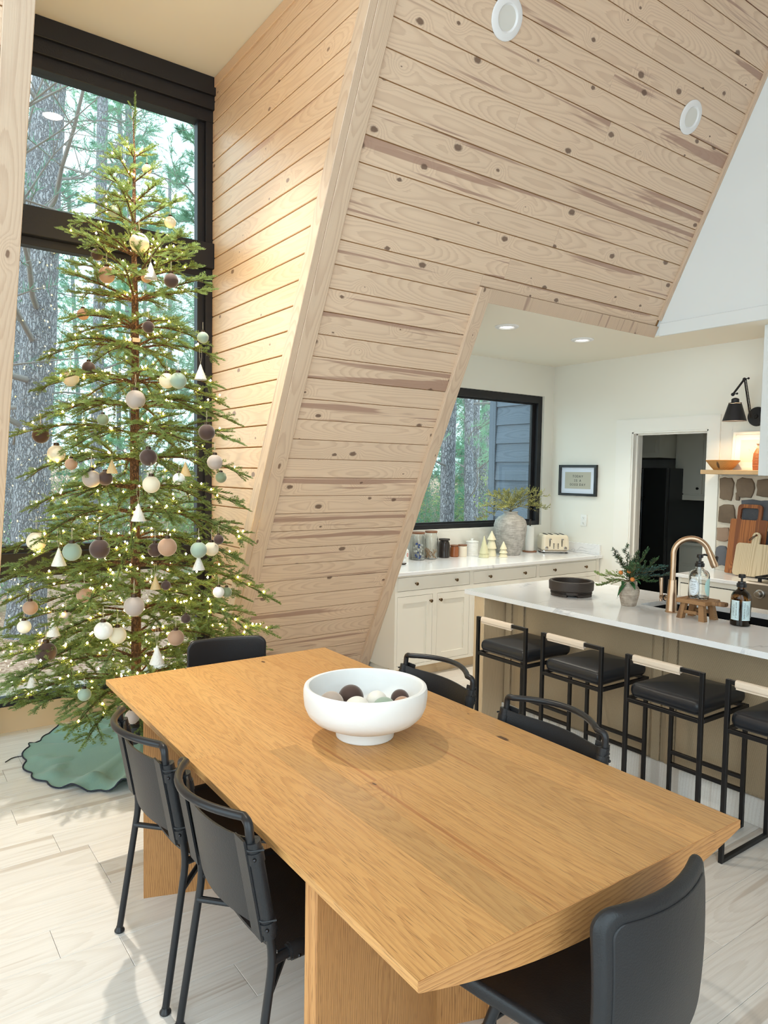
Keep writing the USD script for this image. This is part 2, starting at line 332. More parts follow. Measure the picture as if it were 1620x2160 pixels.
# ---- sloping wall of boards
ws = thing('wall_slope', kind='structure')
def slope_piece(x0, x1, z0, z1, t, off, mat, name='plank', b=.0022):
    s0, s1 = z0 * SL, z1 * SL; c = slope((x0 + x1) / 2, (z0 + z1) / 2, off); w, h = x1 - x0, (z1 - z0) * SL
    part(ws, name, plank([(-w / 2, -h / 2), (w / 2, -h / 2), (w / 2, h / 2), (-w / 2, h / 2)], t, b), mat, at=mat4(c, (1, 0, 0), SDIR, SNRM), smooth=False)
for (a, b, c, d) in ((-4.5, DX0 - .02, .01, 7.2), (DX0 - .02, DX1 - .08, ZD - .02, 7.2), (DX1 - .08, KX - .02, 0, 7.2), (KX - .02, GX + .03, ZC + .05, 7.2)):
    P = on_plane(bx(-(b - a) / 2, (b - a) / 2, -(d - c) * SL / 2, (d - c) * SL / 2, -.05, -.0105), slope((a + b) / 2, (c + d) / 2, 0), (1, 0, 0), SDIR, SNRM)
    part(ws, 'backing', P, 'groove', smooth=False)
DZ = .12368
for i in range(-4, 54):
    z0 = max(.002, .543 + DZ * i); z1 = .543 + DZ * (i + 1); zm = (z0 + z1) / 2
    if z1 < .02: continue
    L_ = [(-1.1, DX0 - .10)]
    if z1 < ZC + .087: spans = L_ + [(DX1 + .003, KX + .004)]
    elif z0 < ZD + .06: spans = L_ + [(DX1 + .003, KX + .004 if z0 < ZC + .087 else GX - .03)]
    else: spans = [(-1.1, GX - .03)]
    if z0 < ZC + .087 < z1: slope_piece(KX + .005, GX - .03, ZC + .088, z1 - .0022, .012, -.012, 'pine')
    for (a, b) in spans:
        cuts = [a]
        if b - a > 3.4: cuts.append(a + (b - a) * rng.uniform(.25, .75))
        elif b - a > 2.6 and rng.random() < .35: cuts.append(a + (b - a) * rng.uniform(.3, .7))
        cuts.append(b)
        for p, q in zip(cuts, cuts[1:]): slope_piece(p + .0006, q - .0006, z0 + .0022, z1 - .0022, .012, -.012, 'pine')

# ---- the trim posts of the dormer and the trims round the kitchen cut-out, proud of the boards
def slope_trim(name, x0, x1, z0, z1, t, back, mat='trim'):
    c = slope((x0 + x1) / 2, (z0 + z1) / 2, 0); w, h = x1 - x0, (z1 - z0) * SL
    m = bx(-h / 2, h / 2, -w / 2, w / 2, -back, t, .003)
    return single(name, m, mat, kind='structure', at=mat4(c, SDIR, (-1, 0, 0), SNRM))
slope_trim('trim_1', DX1 - .105, DX1, 0.0, ZD + .06, .02, .012)
slope_trim('trim_2', DX0 - .11, DX0 + .004, 0.0, ZD + .06, .02, .012)
# casing board along the cheek's edge: a parallelogram standing in the cheek plane
def cheek_strip(name, x, z0, z1, w, t):
    d = SDIR; nrm = np.array([0, 1 / SL, K / SL])   # away from the room, across the strip
    o = np.array([x, Y0 - K * z0, z0]); h = (z1 - z0) * SL
    m = bx(-h / 2, h / 2, -w / 2, w / 2, 0, t, .003)
    return single(name, m, 'trim', kind='structure', at=mat4(o + d * h / 2 + nrm * (w / 2 - .018), d, nrm, np.cross(d, nrm)))
cheek_strip('trim_3', DX1 - .105, 0.0, ZD, .10, .045)
# casing boards round the kitchen cut-out, proud of the wall
slope_trim('trim_4', KX, KX + .10, 0.0, ZC + .085, .026, .03)
slope_trim('trim_5', KX + .10, GX - .002, ZC + .002, ZC + .087, .02, .03)
# gable wall with its corner trims
gm = ext([(-2.6, ZC + .01), (Y0 - K * ZC, ZC + .01), (Y0 - K * 7.4, 7.4), (-2.6, 7.4)], 0, .12)
single('wall_gable', on_plane(gm, (GX, 0, 0), (0, 1, 0), (0, 0, 1), (1, 0, 0)), 'gable', kind='structure')
single('trim_8', bx(GX - .02, GX + .002, -2.6, Y0 - K * (ZC + .11) - .02, ZC - .002, ZC + .10, .003), 'gable', kind='structure')
slope_trim('trim_9', GX - .034, GX + .006, ZC + .13, 7.2, .02, .012, 'trim')

# ---- dormer: cheek of boards, ceiling, window wall
ck = thing('wall_cheek', kind='structure')
part(ck, 'backing', on_plane(ext([(Y0 + .03, 0), (WY + .02, 0), (WY + .02, ZD), (Y0 - K * ZD + .03, ZD)], 0, .1), (CHX + .0135, 0, 0), (0, 1, 0), (0, 0, 1), (1, 0, 0)), 'groove', smooth=False)
zb = 2.947 - .137 * 22
while zb < ZD - .05:
    z0, z1 = max(zb, .002) + .0035, min(zb + .137, ZD) - .0035
    if z1 > z0 + .02:
        y00, y01 = Y0 - K * z0 + .015, Y0 - K * z1 + .015; cy, cz = WY - (WY - y01) / 2, (z0 + z1) / 2
        poly = [(WY - cy, z0 - cz), (WY - cy, z1 - cz), (y01 - cy, z1 - cz), (y00 - cy, z0 - cz)]
        part(ck, 'plank', plank([(-p, q) for p, q in poly], .012, .003), 'pine_warm', at=mat4((CHX + .012, cy, cz), (0, -1, 0), (0, 0, 1), (-1, 0, 0)), smooth=False)
    zb += .137
part(ck, 'crown_board', bx(CHX - .012, CHX + .004, Y0 - K * ZD, WY, ZD - .07, ZD - .001, .003), 'pine_warm')
single('wall_cheek_far', on_plane(ext([(Y0 + .03, 0), (WY + .02, 0), (WY + .02, ZD), (Y0 - K * ZD + .03, ZD)], 0, .1), (DX0 - .14, 0, 0), (0, 1, 0), (0, 0, 1), (1, 0, 0)), 'pine_warm', kind='structure')
single('ceiling_dormer', bx(DX0 - .1, DX1 + .02, Y0 - K * ZD - .02, WY + .1, ZD, ZD + .08), 'ceiling', kind='structure')
wd = thing('window_1', kind='structure')
XL, XR = DX0 - .05, CHX + .005
part(wd, 'header', bx(XL, XR, WY - .105, WY + .06, ZD - .125, ZD - .001, .003), 'black')
part(wd, 'header', bx(XL, XR, WY - .082, WY + .06, ZD - .215, ZD - .122, .003), 'black')
part(wd, 'header', bx(XL, XR, WY - .055, WY + .06, ZD - .295, ZD - .212, .003), 'black')
part(wd, 'frame', bx(XR - .055, XR, WY - .05, WY + .06, .0, ZD - .29, .003), 'black')
part(wd, 'frame', bx(XR - .105, XR - .052, WY - .02, WY + .05, .2, ZD - .29, .004), 'black')
part(wd, 'frame', bx(XL, XL + .06, WY - .05, WY + .06, .0, ZD - .29, .003), 'black')
part(wd, 'transom', bx(XL, XR, WY - .085, WY + .06, 3.145, 3.325, .004), 'black')
part(wd, 'transom', bx(XL + .05, XR - .05, WY - .03, WY + .05, 3.095, 3.147, .003), 'black')
part(wd, 'sill_rail', bx(XL, XR, WY - .085, WY + .06, 1.0, 1.155, .004), 'black')
part(wd, 'sill_rail', bx(XL + .05, XR - .05, WY - .045, WY + .05, 1.152, 1.195, .003), 'black')
part(wd, 'bottom_rail', bx(XL, XR, WY - .03, WY + .06, .165, .215, .003), 'black')
def glass_mat():
    g = G(); tr = g('transparent_bsdf', color=(.84, .90, .90)); gl = g('glossy_bsdf', color=(1, 1, 1), roughness=0.0)
    front = g.math('subtract', 1.0, g('geometry', out='backfacing'))
    return g.done('pane_glass', g('mix_closure', fac=g.math('multiply', g('fresnel', IOR=1.5), front), closure1=tr, closure2=gl))
M['pane'] = glass_mat()
for z0, z1 in ((.21, 1.01), (1.19, 3.1), (3.32, ZD - .29)): part(wd, 'pane', bx(XL + .05, XR - .06, WY + .012, WY + .018, z0, z1), 'pane', smooth=False)
single('wall_dormer', bx(XL, XR, WY - .035, WY + .06, 0, .166), plain('dormer_wall_paint', lin(214, 188, 152), .6), kind='structure')

# ---- kitchen shell
def kitchen():
    wx0, wx1, wz0, wz1 = 2.9, 5.85, 1.164, 2.536
    hole = sbox(wx0, wz0, wx1, wz1)
    w = sbox(2.2, 0, PX + .12, ZC + .05).difference(hole)
    single('wall_kitchen', on_plane(ext(w, 0, .14), (0, KY, 0), (1, 0, 0), (0, 0, 1), (0, 1, 0)), 'wall', kind='structure')
    single('ceiling_kitchen', cat([bx(KX - .04, GX + .01, Y0 - K * ZC + .0, KY + .1, ZC, ZC + .1), bx(GX + .01, PX + .12, -2.6, KY + .1, ZC, ZC + .1)]), 'ceiling', kind='structure')
    k = thing('window_2', kind='structure')
    part(k, 'frame', on_plane(ext(hole.difference(sbox(wx0, wz0 + .045, wx1 - .06, wz1 - .075)), 0, .06), (0, KY + .03, 0), (1, 0, 0), (0, 0, 1), (0, 1, 0)), 'black')
    part(k, 'frame', on_plane(ext(sbox(wx0, wz0 + .01, wx1 - .02, wz1 - .03).difference(sbox(wx0, wz0 + .062, wx1 - .105, wz1 - .09)), 0, .03), (0, KY + .075, 0), (1, 0, 0), (0, 0, 1), (0, 1, 0)), 'black')
    part(k, 'pane', bx(wx0, wx1 - .06, KY + .082, KY + .088, wz0 + .04, wz1 - .07), 'pane', smooth=False)
    part(k, 'reveal', bx(wx0, wx1 + .0, KY - .001, KY + .03, wz0 - .02, wz0 + .001, .001), 'doortrim')
    # pantry wall with its doorway
    dy0, dy1, dz = 3.428, 4.205, 2.127
    w = sbox(-2.6, 0, KY + .14, ZC + .05).difference(sbox(dy0, -1, dy1, dz))
    single('wall_pantry', on_plane(ext(w, 0, .13), (PX, 0, 0), (0, 1, 0), (0, 0, 1), (1, 0, 0)), 'wall', kind='structure')
    d = thing('door_1', kind='structure')
    t = sbox(dy0 - .105, 0, dy1 + .175, dz + .123).difference(sbox(dy0, -1, dy1, dz))
    part(d, 'casing', on_plane(ext(t, 0, .018), (PX - .018, 0, 0), (0, 1, 0), (0, 0, 1), (1, 0, 0)), 'doortrim', smooth=False)
    for a, b in ((dy0 - .002, dy0 + .016), (dy1 - .016, dy1 + .002)): part(d, 'jamb', bx(PX - .012, PX + .14, a, b, 0, dz, .002), 'doortrim')
    part(d, 'jamb', bx(PX - .012, PX + .14, dy0, dy1, dz - .016, dz + .001, .002), 'doortrim')
    part(d, 'stop', bx(PX + .04, PX + .075, dy1 - .03, dy1 - .014, 0, dz - .014, .002), 'doortrim')
    part(d, 'stop', bx(PX + .04, PX + .075, dy0, dy1, dz - .03, dz - .014, .002), 'doortrim')
    # pantry room
    single('wall_pantry_back', bx(8.25, 8.35, 2.6, 6.2, 0, 2.6), 'pantry', kind='structure')
    single('wall_pantry_side', bx(PX + .13, 8.3, 5.9, 6.0, 0, 2.6), 'pantry', kind='structure')
    single('wall_pantry_near', bx(PX + .13, 8.3, 2.6, 2.7, 0, 2.6), 'pantry', kind='structure')
    single('ceiling_pantry', bx(PX + .13, 8.3, 2.6, 6.2, 2.55, 2.63), 'pantry', kind='structure')
    single('floor_pantry', bx(5.89, 8.3, 2.6, 6.2, -.05, .0005), 'floor', kind='structure')
    # white end wall of the kitchen behind the sloping boards
    single('wall_return', on_plane(ext([(Y0 + .06, 0), (KY, 0), (KY, ZC), (Y0 - K * ZC + .06, ZC)], 0, .05), (KX - .06, 0, 0), (0, 1, 0), (0, 0, 1), (1, 0, 0)), 'wall', kind='structure')
kitchen()

# ---- the rest of the house, behind the camera: the other slope, its ridge, the glazed end left open
RY = 1.35; RZ = (Y0 - RY) / K
LF = (RZ - 0) * SL
far = sbox(-4.9, 0, 4.9, LF).difference(sbox(-2.6, LF - 4.6 * SL, .9, LF + 1))      # a glazed dormer opposite the first one
single('wall_slope_far', on_plane(ext(far, -.05, 0), (.4, RY, RZ), (1, 0, 0), (0, -K / SL, -1 / SL), (0, 1 / SL, -K / SL)), 'pine', kind='structure')

# ================================================================ dining table, chairs, bowl
M['leather'] = plain('black_leather', lin(34, 35, 38), 0.42, specular_ior_level=.4, bump=0.12, bscale=220)
M['steel'] = plain('black_steel', lin(44, 45, 48), 0.36, 0.4)
M['snap'] = plain('snap_steel', lin(60, 60, 64), 0.25, 0.9)
TC, TA = np.array([1.381, 2.105, 0.0]), -0.013
TL, TW, TH = 2.265, 1.122, 0.76
tb = thing('dining_table', 'long honey oak dining table with arched ends and slab legs, a white bowl on it', 'table', at=rz4(TC, TA))
def arch(x): s = x / (TW / 2); return .022 + .076 * (1 - s * s)
xs = np.linspace(-TW / 2, TW / 2, 41)
body = [(x, TH - .0221) for x in xs] + [(x, TH - arch(x)) for x in xs[::-1][1:-1]]
bm = on_plane(ext(body, -TL / 2 + .003, TL / 2 - .003), (0, 0, 0), (1, 0, 0), (0, 0, 1), (0, 1, 0))
def end_board(y0, y1):    # its grain runs along x like the real end
    return on_plane(ext(body, y0, y1), (0, 0, 0), (1, 0, 0), (0, 0, 1), (0, 1, 0))
full = [(x, TH - .0004) for x in xs] + [(x, TH - arch(x)) for x in xs[::-1]]
for a, b in ((-TL / 2 - .0005, -TL / 2 + .002), (TL / 2 - .002, TL / 2 + .0005)):
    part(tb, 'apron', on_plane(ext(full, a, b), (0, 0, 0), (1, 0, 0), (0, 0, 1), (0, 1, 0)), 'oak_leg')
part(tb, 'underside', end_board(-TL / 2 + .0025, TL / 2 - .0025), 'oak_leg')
r3 = random.Random(11); x = -TW / 2
ws_ = [.118, .132, .105, .142, .126, .118, .138, .112]; ws_.append(TW - sum(ws_))
for i, w in enumerate(ws_):
    cuts = [-TL / 2 + .0025] + ([r3.uniform(-.6, .6)] if r3.random() < .65 else []) + [TL / 2 - .0025]
    for a, b in zip(cuts, cuts[1:]):
        cx, cy, h = x + w / 2, (a + b) / 2, b - a
        part(tb, 'plank', plank([(-h / 2, -w / 2), (h / 2, -w / 2), (h / 2, w / 2), (-h / 2, w / 2)], .022, .0007), 'oak', at=mat4((cx, cy, TH - .022), (0, 1, 0), (-1, 0, 0)), smooth=False)
    x += w
for sy in (-1, 1):
    for sx in (-1, 1):
        # slab legs in a shallow V under each end
        a = np.array([sx * .535, .672 * sy - .01]); b = np.array([sx * .002, .49 * sy - .01]); d = b - a; Ln = np.linalg.norm(d); d /= Ln; n = np.array([-d[1], d[0]])
        L3, h = np.array([d[0], d[1], 0]), TH - .05
        def top(t): p = a + d * t; return TH - arch(p[0]) + .006
        poly = [(0, -Ln / 2), (0, Ln / 2), (top(Ln), Ln / 2), (top(Ln * .5), 0), (top(Ln * .2), -Ln * .3), (top(0), -Ln / 2)]
        c = (a + b) / 2
        m = plank([(q, p) for q, p in poly], .042, .003)
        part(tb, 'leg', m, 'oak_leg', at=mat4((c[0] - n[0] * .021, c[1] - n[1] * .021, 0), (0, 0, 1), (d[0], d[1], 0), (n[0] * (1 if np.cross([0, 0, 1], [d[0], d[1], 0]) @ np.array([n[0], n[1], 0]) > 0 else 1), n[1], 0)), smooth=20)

def make_sling_chair(label, group, at):
    t = thing('sling_chair', label, 'chair', group, at=at)
    r, hw = .0115, .235
    zs, zt = .475, .825
    def side(s): return [(-.215, s * (hw + .008), .012), (-.145, s * hw, zs), (-.21, s * hw, zt)]
    arc = [(-.212 - .078 * (1 - (y / .2) ** 2), y, zt + .018 + .006 * (1 - (y / .2) ** 2)) for y in np.linspace(-.2, .2, 15)]
    up = bend_path(side(-1), .05)[:-1]; dn = bend_path(side(1), .05)[:-1]
    top = bend_path([(-.21, -hw, zt - .05), (-.214, -hw + .002, zt + .014), arc[0], ], .03, 6)
    top2 = bend_path([arc[-1], (-.214, hw - .002, zt + .014), (-.21, hw, zt - .05)], .03, 6)
    path = np.vstack([up, top, arc[1:-1], top2, dn[::-1]])
    part(t, 'back_frame', tube(path, r, 12), 'steel')
    for s in (-1, 1):
        # seat rail from the bend to the front leg
        rail = bend_path([(-.148, s * hw, zs - .012), (-.09, s * (hw - .012), zs - .012), (.235, s * (hw - .012), zs - .012), (.262, s * (hw - .01), 0.012)], .045, 7)
        part(t, 'leg', tube(rail, r, 12), 'steel')
        part(t, 'brace', tube([(-.160, s * hw, .392 if s > 0 else .374), (.255, -s * (hw - .012), .392 if s > 0 else .374)], r * .85, 10), 'steel')
        for q in ((-.215, s * (hw + .008)), (.262, s * (hw - .01))):
            part(t, 'foot', lathe([(0, 0), (.015, 0), (.018, .004), (.018, .008), (.0125, .016), (.011, .022), (0, .022)], 16, (q[0], q[1], 0)), 'steel')
    part(t, 'cross_bar', tube([(.225, -(hw - .012), zs - .02), (.225, hw - .012, zs - .02)], r * .85, 12), 'steel')
    # leather back: a sheet slung between the posts, wrapped round them and strapped
    def bx_at(z): return -.145 + (-.21 + .145) * (z - zs) / (zt - zs)
    zz = np.linspace(.545, .785, 9); yy = np.linspace(-hw, hw, 19)
    def sheet(off):
        V = []
        for z in zz:
            for y in yy: V.append([bx_at(z) - .052 * (1 - (y / hw) ** 2) + off, y, z + (.012 * (abs(y) / hw) ** 6) * (1 if z > .66 else -1)])
        return V
    A, B = sheet(.012), sheet(.006); n, k = len(yy), len(zz); V = A + B; F = []
    for i in range(k - 1):
        for j in range(n - 1):
            q = [i * n + j, i * n + j + 1, (i + 1) * n + j + 1, (i + 1) * n + j]; F += [[q[0], q[1], q[2]], [q[0], q[2], q[3]]]; q = [a + n * k for a in q]; F += [[q[0], q[2], q[1]], [q[0], q[3], q[2]]]
    rim = [j for j in range(n)] + [i * n + n - 1 for i in range(1, k)] + [(k - 1) * n + j for j in range(n - 2, -1, -1)] + [i * n for i in range(k - 2, 0, -1)]
    for a, b in zip(rim, rim[1:] + rim[:1]): F += [[a, b + n * k, b], [a, a + n * k, b + n * k]]
    part(t, 'back_sling', T(V, F), 'leather', smooth=60)
    for s in (-1, 1):
        ax = [(bx_at(.535), s * hw, .535), (bx_at(.795), s * hw, .795)]
        wr = part(t, 'sling_wrap', tube(np.linspace(ax[0], ax[1], 5), .0195, 16), 'leather')
        flap = [(bx_at(z) - .02, s * (hw - .012), z) for z in (.53, .80)]
        w3 = []
        for z in (.528, .80):
            for y in (hw - .052, hw + .004): w3 += [(bx_at(z) - .026, s * y, z), (bx_at(z) - .020, s * y, z)]
        part(t, 'sling_flap', hull(w3), 'leather')
        for z in (.565, .755):
            d = np.array([bx_at(z + .015) - bx_at(z - .015), 0, .03])
            c = np.array([bx_at(z), s * hw, z])
            st = part(t, 'strap', tube([c - d / 2, c + d / 2], .0225, 18), 'leather')
            part(st, 'snap', ball(.005, c + np.array([-.012, s * .0205, 0]), 1), 'snap')
            part(t, 'strap_edge', tube(bend_path([c + [-.024, -s * .03, d[2] * .7], c + [-.024, s * .012, d[2] * .7], c + [.012, s * .024, d[2] * .7]], .012, 5), .0032, 8), 'leather')
    # leather seat slung between the rails
    xs_ = np.linspace(-.125, .225, 9); V = []
    for off in (0, -.007):
        for xx in xs_:
            for y in yy: V.append([xx, y * .93, zs + .0 - .03 * (1 - (y / hw) ** 2) + off])
    k = len(xs_); F = []
    for i in range(k - 1):
        for j in range(n - 1):
            q = [i * n + j, i * n + j + 1, (i + 1) * n + j + 1, (i + 1) * n + j]; F += [[q[0], q[2], q[1]], [q[0], q[3], q[2]]]; q = [a + n * k for a in q]; F += [[q[0], q[1], q[2]], [q[0], q[2], q[3]]]
    rim = [j for j in range(n)] + [i * n + n - 1 for i in range(1, k)] + [(k - 1) * n + j for j in range(n - 2, -1, -1)] + [i * n for i in range(k - 2, 0, -1)]
    for a, b in zip(rim, rim[1:] + rim[:1]): F += [[a, b, b + n * k], [a, b + n * k, a + n * k]]
    part(t, 'seat_sling', T(V, F), 'leather', smooth=60)
    for s in (-1, 1):
        part(t, 'seat_wrap', tube([(xx, s * (hw - .012), zs - .012) for xx in np.linspace(-.10, .205, 5)], .0195, 16), 'leather')
        for xx in (-.075, .175):
            st = part(t, 'strap', tube([(xx - .018, s * (hw - .012), zs - .012), (xx + .018, s * (hw - .012), zs - .012)], .0225, 18), 'leather')
            part(st, 'snap', ball(.005, (xx, s * (hw + .009), zs - .018), 1), 'snap')
    return t
ch = make_sling_chair('black leather sling chair on the window side, beside the green tree skirt', 'sling chairs at the table', rz4((.930, 2.36, 0), .01))
dup(ch, rz4((.948, 1.79, 0), .0), 'black leather sling chair on the window side, its seat showing under the table edge')
dup(ch, rz4((1.83, 2.40, 0), PI - .015), 'black leather sling chair across the table, beside the white bowl and half hidden by it')
dup(ch, rz4((1.772, 1.69, 0), PI - .03), 'black leather sling chair across the table, in front of the bar stools')

def make_end_chair(label, group, at):
    t = thing('upholstered_chair', label, 'chair', group, at=at)     # faces +x
    def back_outline(w, h, inset=0.0):
        top = w / 2 - inset; P = []
        r = .045 - inset * .5
        zt, zb = h - inset, inset
        def arc(cx, cy, a0, a1, rr, n=7): return [(cx + rr * math.cos(a), cy + rr * math.sin(a)) for a in np.linspace(a0, a1, n)]
        P += arc(top - r, zt - r, 0, PI / 2, r)
        P += [(y, zt) for y in np.linspace(top - r, -top + r, 9)[1:-1]]
        P += arc(-top + r, zt - r, PI / 2, PI, r)
        P += [(-top, z) for z in np.linspace(zt - r, .10, 8)[1:-1]]
        P += arc(-top + .06, .10, PI, PI * 1.42, .06, 6)
        P += [(y, zb) for y in np.linspace(-top + .11, top - .11, 7)]
        P += arc(top - .06, .10, PI * 1.58, PI * 2, .06, 6)
        P += [(top, z) for z in np.linspace(.10, zt - r, 8)[1:-1]]
        return P
    def bend(v):     # flat (y, z, thickness) to the curved, reclined back
        y, z, w = v[:, 0], v[:, 1], v[:, 2]
        x = -.215 + .045 * (y / .2) ** 2 * (.35 + .65 * np.clip(z / .4, 0, 1)) - .035 * (z / .42) - .012 * np.sin(np.clip(z / .42, 0, 1) * PI) - w
        return np.stack([x, y, z + .400], 1)
    part(t, 'backrest', warp(slab(back_outline(.41, .43), .034, .0165, 8, er=4), bend), 'leather', smooth=50)
    part(t, 'back_panel', warp(moved(slab(back_outline(.41, .43, .026), .006, .003, 8, er=3), (0, 0, .0175)), bend), 'leather', smooth=50)
    o = []
    for (px, py) in [(.235, -.20), (.25, -.17), (.255, -.08), (.257, 0), (.255, .08), (.25, .17), (.235, .20), (.19, .215), (.10, .205), (0, .18), (-.10, .15), (-.20, .12), (-.235, .10), (-.24, .05), (-.24, 0), (-.24, -.05), (-.235, -.10), (-.20, -.12), (-.10, -.15), (0, -.18), (.10, -.205), (.19, -.215)]: o.append((px, py))
    def dish(v):
        v = v.copy(); v[:, 2] += .455 - .018 * np.clip(1 - (v[:, 1] / .2) ** 2, 0, 1) + .02 * np.clip((np.abs(v[:, 1]) - .1) / .1, 0, 1) - .02 * np.clip(-v[:, 0] / .24, 0, 1) - .02 * np.clip((v[:, 0] - .19) / .07, 0, 1); return v
    part(t, 'seat', warp(slab(o, .045, .018, 7, er=4), dish), 'leather', smooth=50)
    part(t, 'seat_plate', bx(-.16, .17, -.09, .09, .40, .432, .004), 'steel')
    for sx, sy in ((1, 1), (1, -1), (-1, 1), (-1, -1)):
        a, b = np.array([.13 * sx, .085 * sy, .42]), np.array([.225 * sx, .205 * sy, .004])
        part(t, 'leg', tube([a, (a + b) / 2, b], [.015, .0125, .009], 12), 'steel')
    part(t, 'stretcher', tube([(.165, -.13, .31), (.165, .13, .31)], .006, 8), 'steel')
    return t
ec = make_end_chair('black padded leather chair at the near table end, its back to the camera', 'end chairs', rz4((1.354, 1.075, 0), PI / 2 + .04))
dup(ec, rz4((1.446, 3.215, 0), -PI / 2 - .19), 'black padded leather chair at the far table end beside the Christmas tree')

# ---- white footed bowl with velvet balls
M['bowlwhite'] = plain('bowl_glaze', lin(238, 240, 240), 0.5, bump=0.05, bscale=60)
BC = np.array([1.418, 2.055, TH])
prof = [(0, 0), (.098, 0), (.103, .004), (.104, .012), (.1035, .036), (.112, .043), (.15, .052), (.183, .068), (.205, .09), (.2165, .117), (.2205, .15), (.2205, .172), (.217, .184), (.208, .187), (.2015, .185), (.1985, .176), (.196, .14), (.185, .11), (.16, .085), (.12, .068), (.06, .06), (0, .058)]
single('fruit_bowl', lathe(prof, 72), 'bowlwhite', 'wide white footed ceramic bowl holding velvet balls on the oak dining table', 'bowl', at=BC)

# ================================================================ kitchen
def quartz():
    g = G(); P = g('texture_coordinate', out='object')
    w = g('noise_texture', vector=P, scale=1.6, detail=4.0, distortion=1.6)
    v1 = g.ss(g.math('absolute', g.math('subtract', w, 0.5)), 0.0, 0.012, 1.0, 0.0)
    w2 = g('noise_texture', vector=P, scale=3.7, detail=5.0, distortion=2.2)
    v2 = g.ss(g.math('absolute', g.math('subtract', w2, 0.47)), 0.0, 0.008, 1.0, 0.0)
    br = g.ss(g('noise_texture', vector=P, scale=2.3), 0.45, 0.65)
    a = g.math('multiply', g.math('maximum', v1, g.math('multiply', v2, 0.5)), br)
    col = g.mix(g.math('multiply', a, 0.5), lin(240, 241, 243), lin(160, 164, 172))
    return g.done('quartz', g('principled_bsdf', base_color=col, roughness=0.14))
M['quartz'] = quartz()
M['knob'] = plain('bronze_knob', lin(120, 100, 78), 0.28, 1.0)
M['darkknob'] = plain('dark_knob', lin(30, 30, 30), 0.4, 0.5)
M['faucet'] = plain('champagne_bronze', lin(196, 168, 142), 0.3, 1.0)
M['stainless'] = plain('stainless', lin(150, 146, 140), 0.35, 1.0)
M['iron'] = plain('cast_iron', lin(30, 30, 32), 0.6)
M['sink'] = plain('black_sink', lin(18, 19, 24), 0.35)
M['stoolmetal'] = plain('stool_metal', lin(26, 25, 27), 0.42, 0.3)
M['vinyl'] = plain('black_vinyl', lin(27, 31, 38), 0.36, bump=0.06, bscale=200)
M['creamleather'] = plain('cream_leather', lin(226, 208, 188), 0.5, bump=0.1, bscale=180)
M['blackplastic'] = plain('black_plastic', lin(18, 18, 22), 0.35)
M['paper'] = plain('paper', lin(236, 236, 232), 0.8)
M['ink'] = plain('ink', lin(50, 52, 58), 0.7)
M['white_gloss'] = plain('white_gloss', lin(240, 240, 238), 0.25)
CZ = 0.90
def knob(parent, pos, d, mat='knob', r=.0145):
    pr = [(0, 0), (.007, 0), (.0065, .008), (.006, .013), (.010, .017), (r, .022), (r, .026), (r * .7, .030), (0, .031)]
    m = lathe(pr, 18); x, y, z = frame_at(d); m.vertices = np.asarray(pos) + m.vertices @ np.stack([x, y, z]); return part(parent, 'knob', m, mat)
# ---- back run of cabinets under the window, shaker fronts in a face frame
YF, X0, X1 = 4.54, KX + .10, PX
kb = thing('base_cabinet', 'cream shaker cabinets with bronze knobs under the kitchen window worktop', 'cabinet')
part(kb, 'carcass', cat([bx(X0, X1 - .002, YF + .022, KY - .005, .10, CZ - .032), bx(X0 + .03, X1 - .03, YF + .085, KY - .01, 0, .10)]), 'cab', smooth=False)
part(kb, 'toe_kick', bx(X0 + .0, X1 - .03, YF + .07, YF + .084, 0.0, .099, .001), 'island_post')
fronts = []
seg = [(X0 + .025, X0 + .81), (X0 + .855, X0 + 1.655), (X0 + 1.70, X1 - .055)]
zd0, zd1, zo0, zo1 = .738, .852, .125, .695
fr = sbox(X0, .10, X1 - .005, CZ - .032)
for a, b in seg:
    fr = fr.difference(sbox(a, zd0, b, zd1)); m = (a + b) / 2
    for p, q in ((a, m - .024), (m + .024, b)): fr = fr.difference(sbox(p, zo0, q, zo1))
part(kb, 'face_frame', on_plane(ext(fr, 0, .022), (0, YF, 0), (1, 0, 0), (0, 0, 1), (0, 1, 0)), 'cab', smooth=False)
G_ = .0025
for a, b in seg:
    d = part(kb, 'drawer', bx(a + G_, b - G_, YF + .001, YF + .02, zd0 + G_, zd1 - G_, .0015), 'cab')
    for xx in (a + (b - a) * .235, b - (b - a) * .21): knob(d, (xx, YF + .001, (zd0 + zd1) / 2), (0, -1, 0))
    m = (a + b) / 2
    for p, q, kx in ((a, m - .024, m - .052), (m + .024, b, m + .052)):
        outer = sbox(p + G_, zo0 + G_, q - G_, zo1 - G_); inner = sbox(p + .06, zo0 + .06, q - .06, zo1 - .06)
        d = part(kb, 'door', on_plane(ext(outer.difference(inner), 0, .019), (0, YF + .001, 0), (1, 0, 0), (0, 0, 1), (0, 1, 0)), 'cab', smooth=False)
        part(d, 'panel', bx(p + .055, q - .055, YF + .011, YF + .018, zo0 + .055, zo1 - .055), 'cab', smooth=False)
        knob(d, (kx, YF + .001, zo1 - .055), (0, -1, 0))
single('worktop', bx(X0 - .02, PX - .002, YF - .035, KY - .002, CZ - .031, CZ, .003), 'quartz', 'white veined quartz worktop under the kitchen window with jars and a toaster', 'worktop')
single('splashback', cat([bx(PX - .022, PX - .002, YF - .01, KY - .004, CZ + .0005, CZ + .105, .002)]), 'quartz', 'low white quartz upstand on the wall behind the cream toaster', 'splashback')

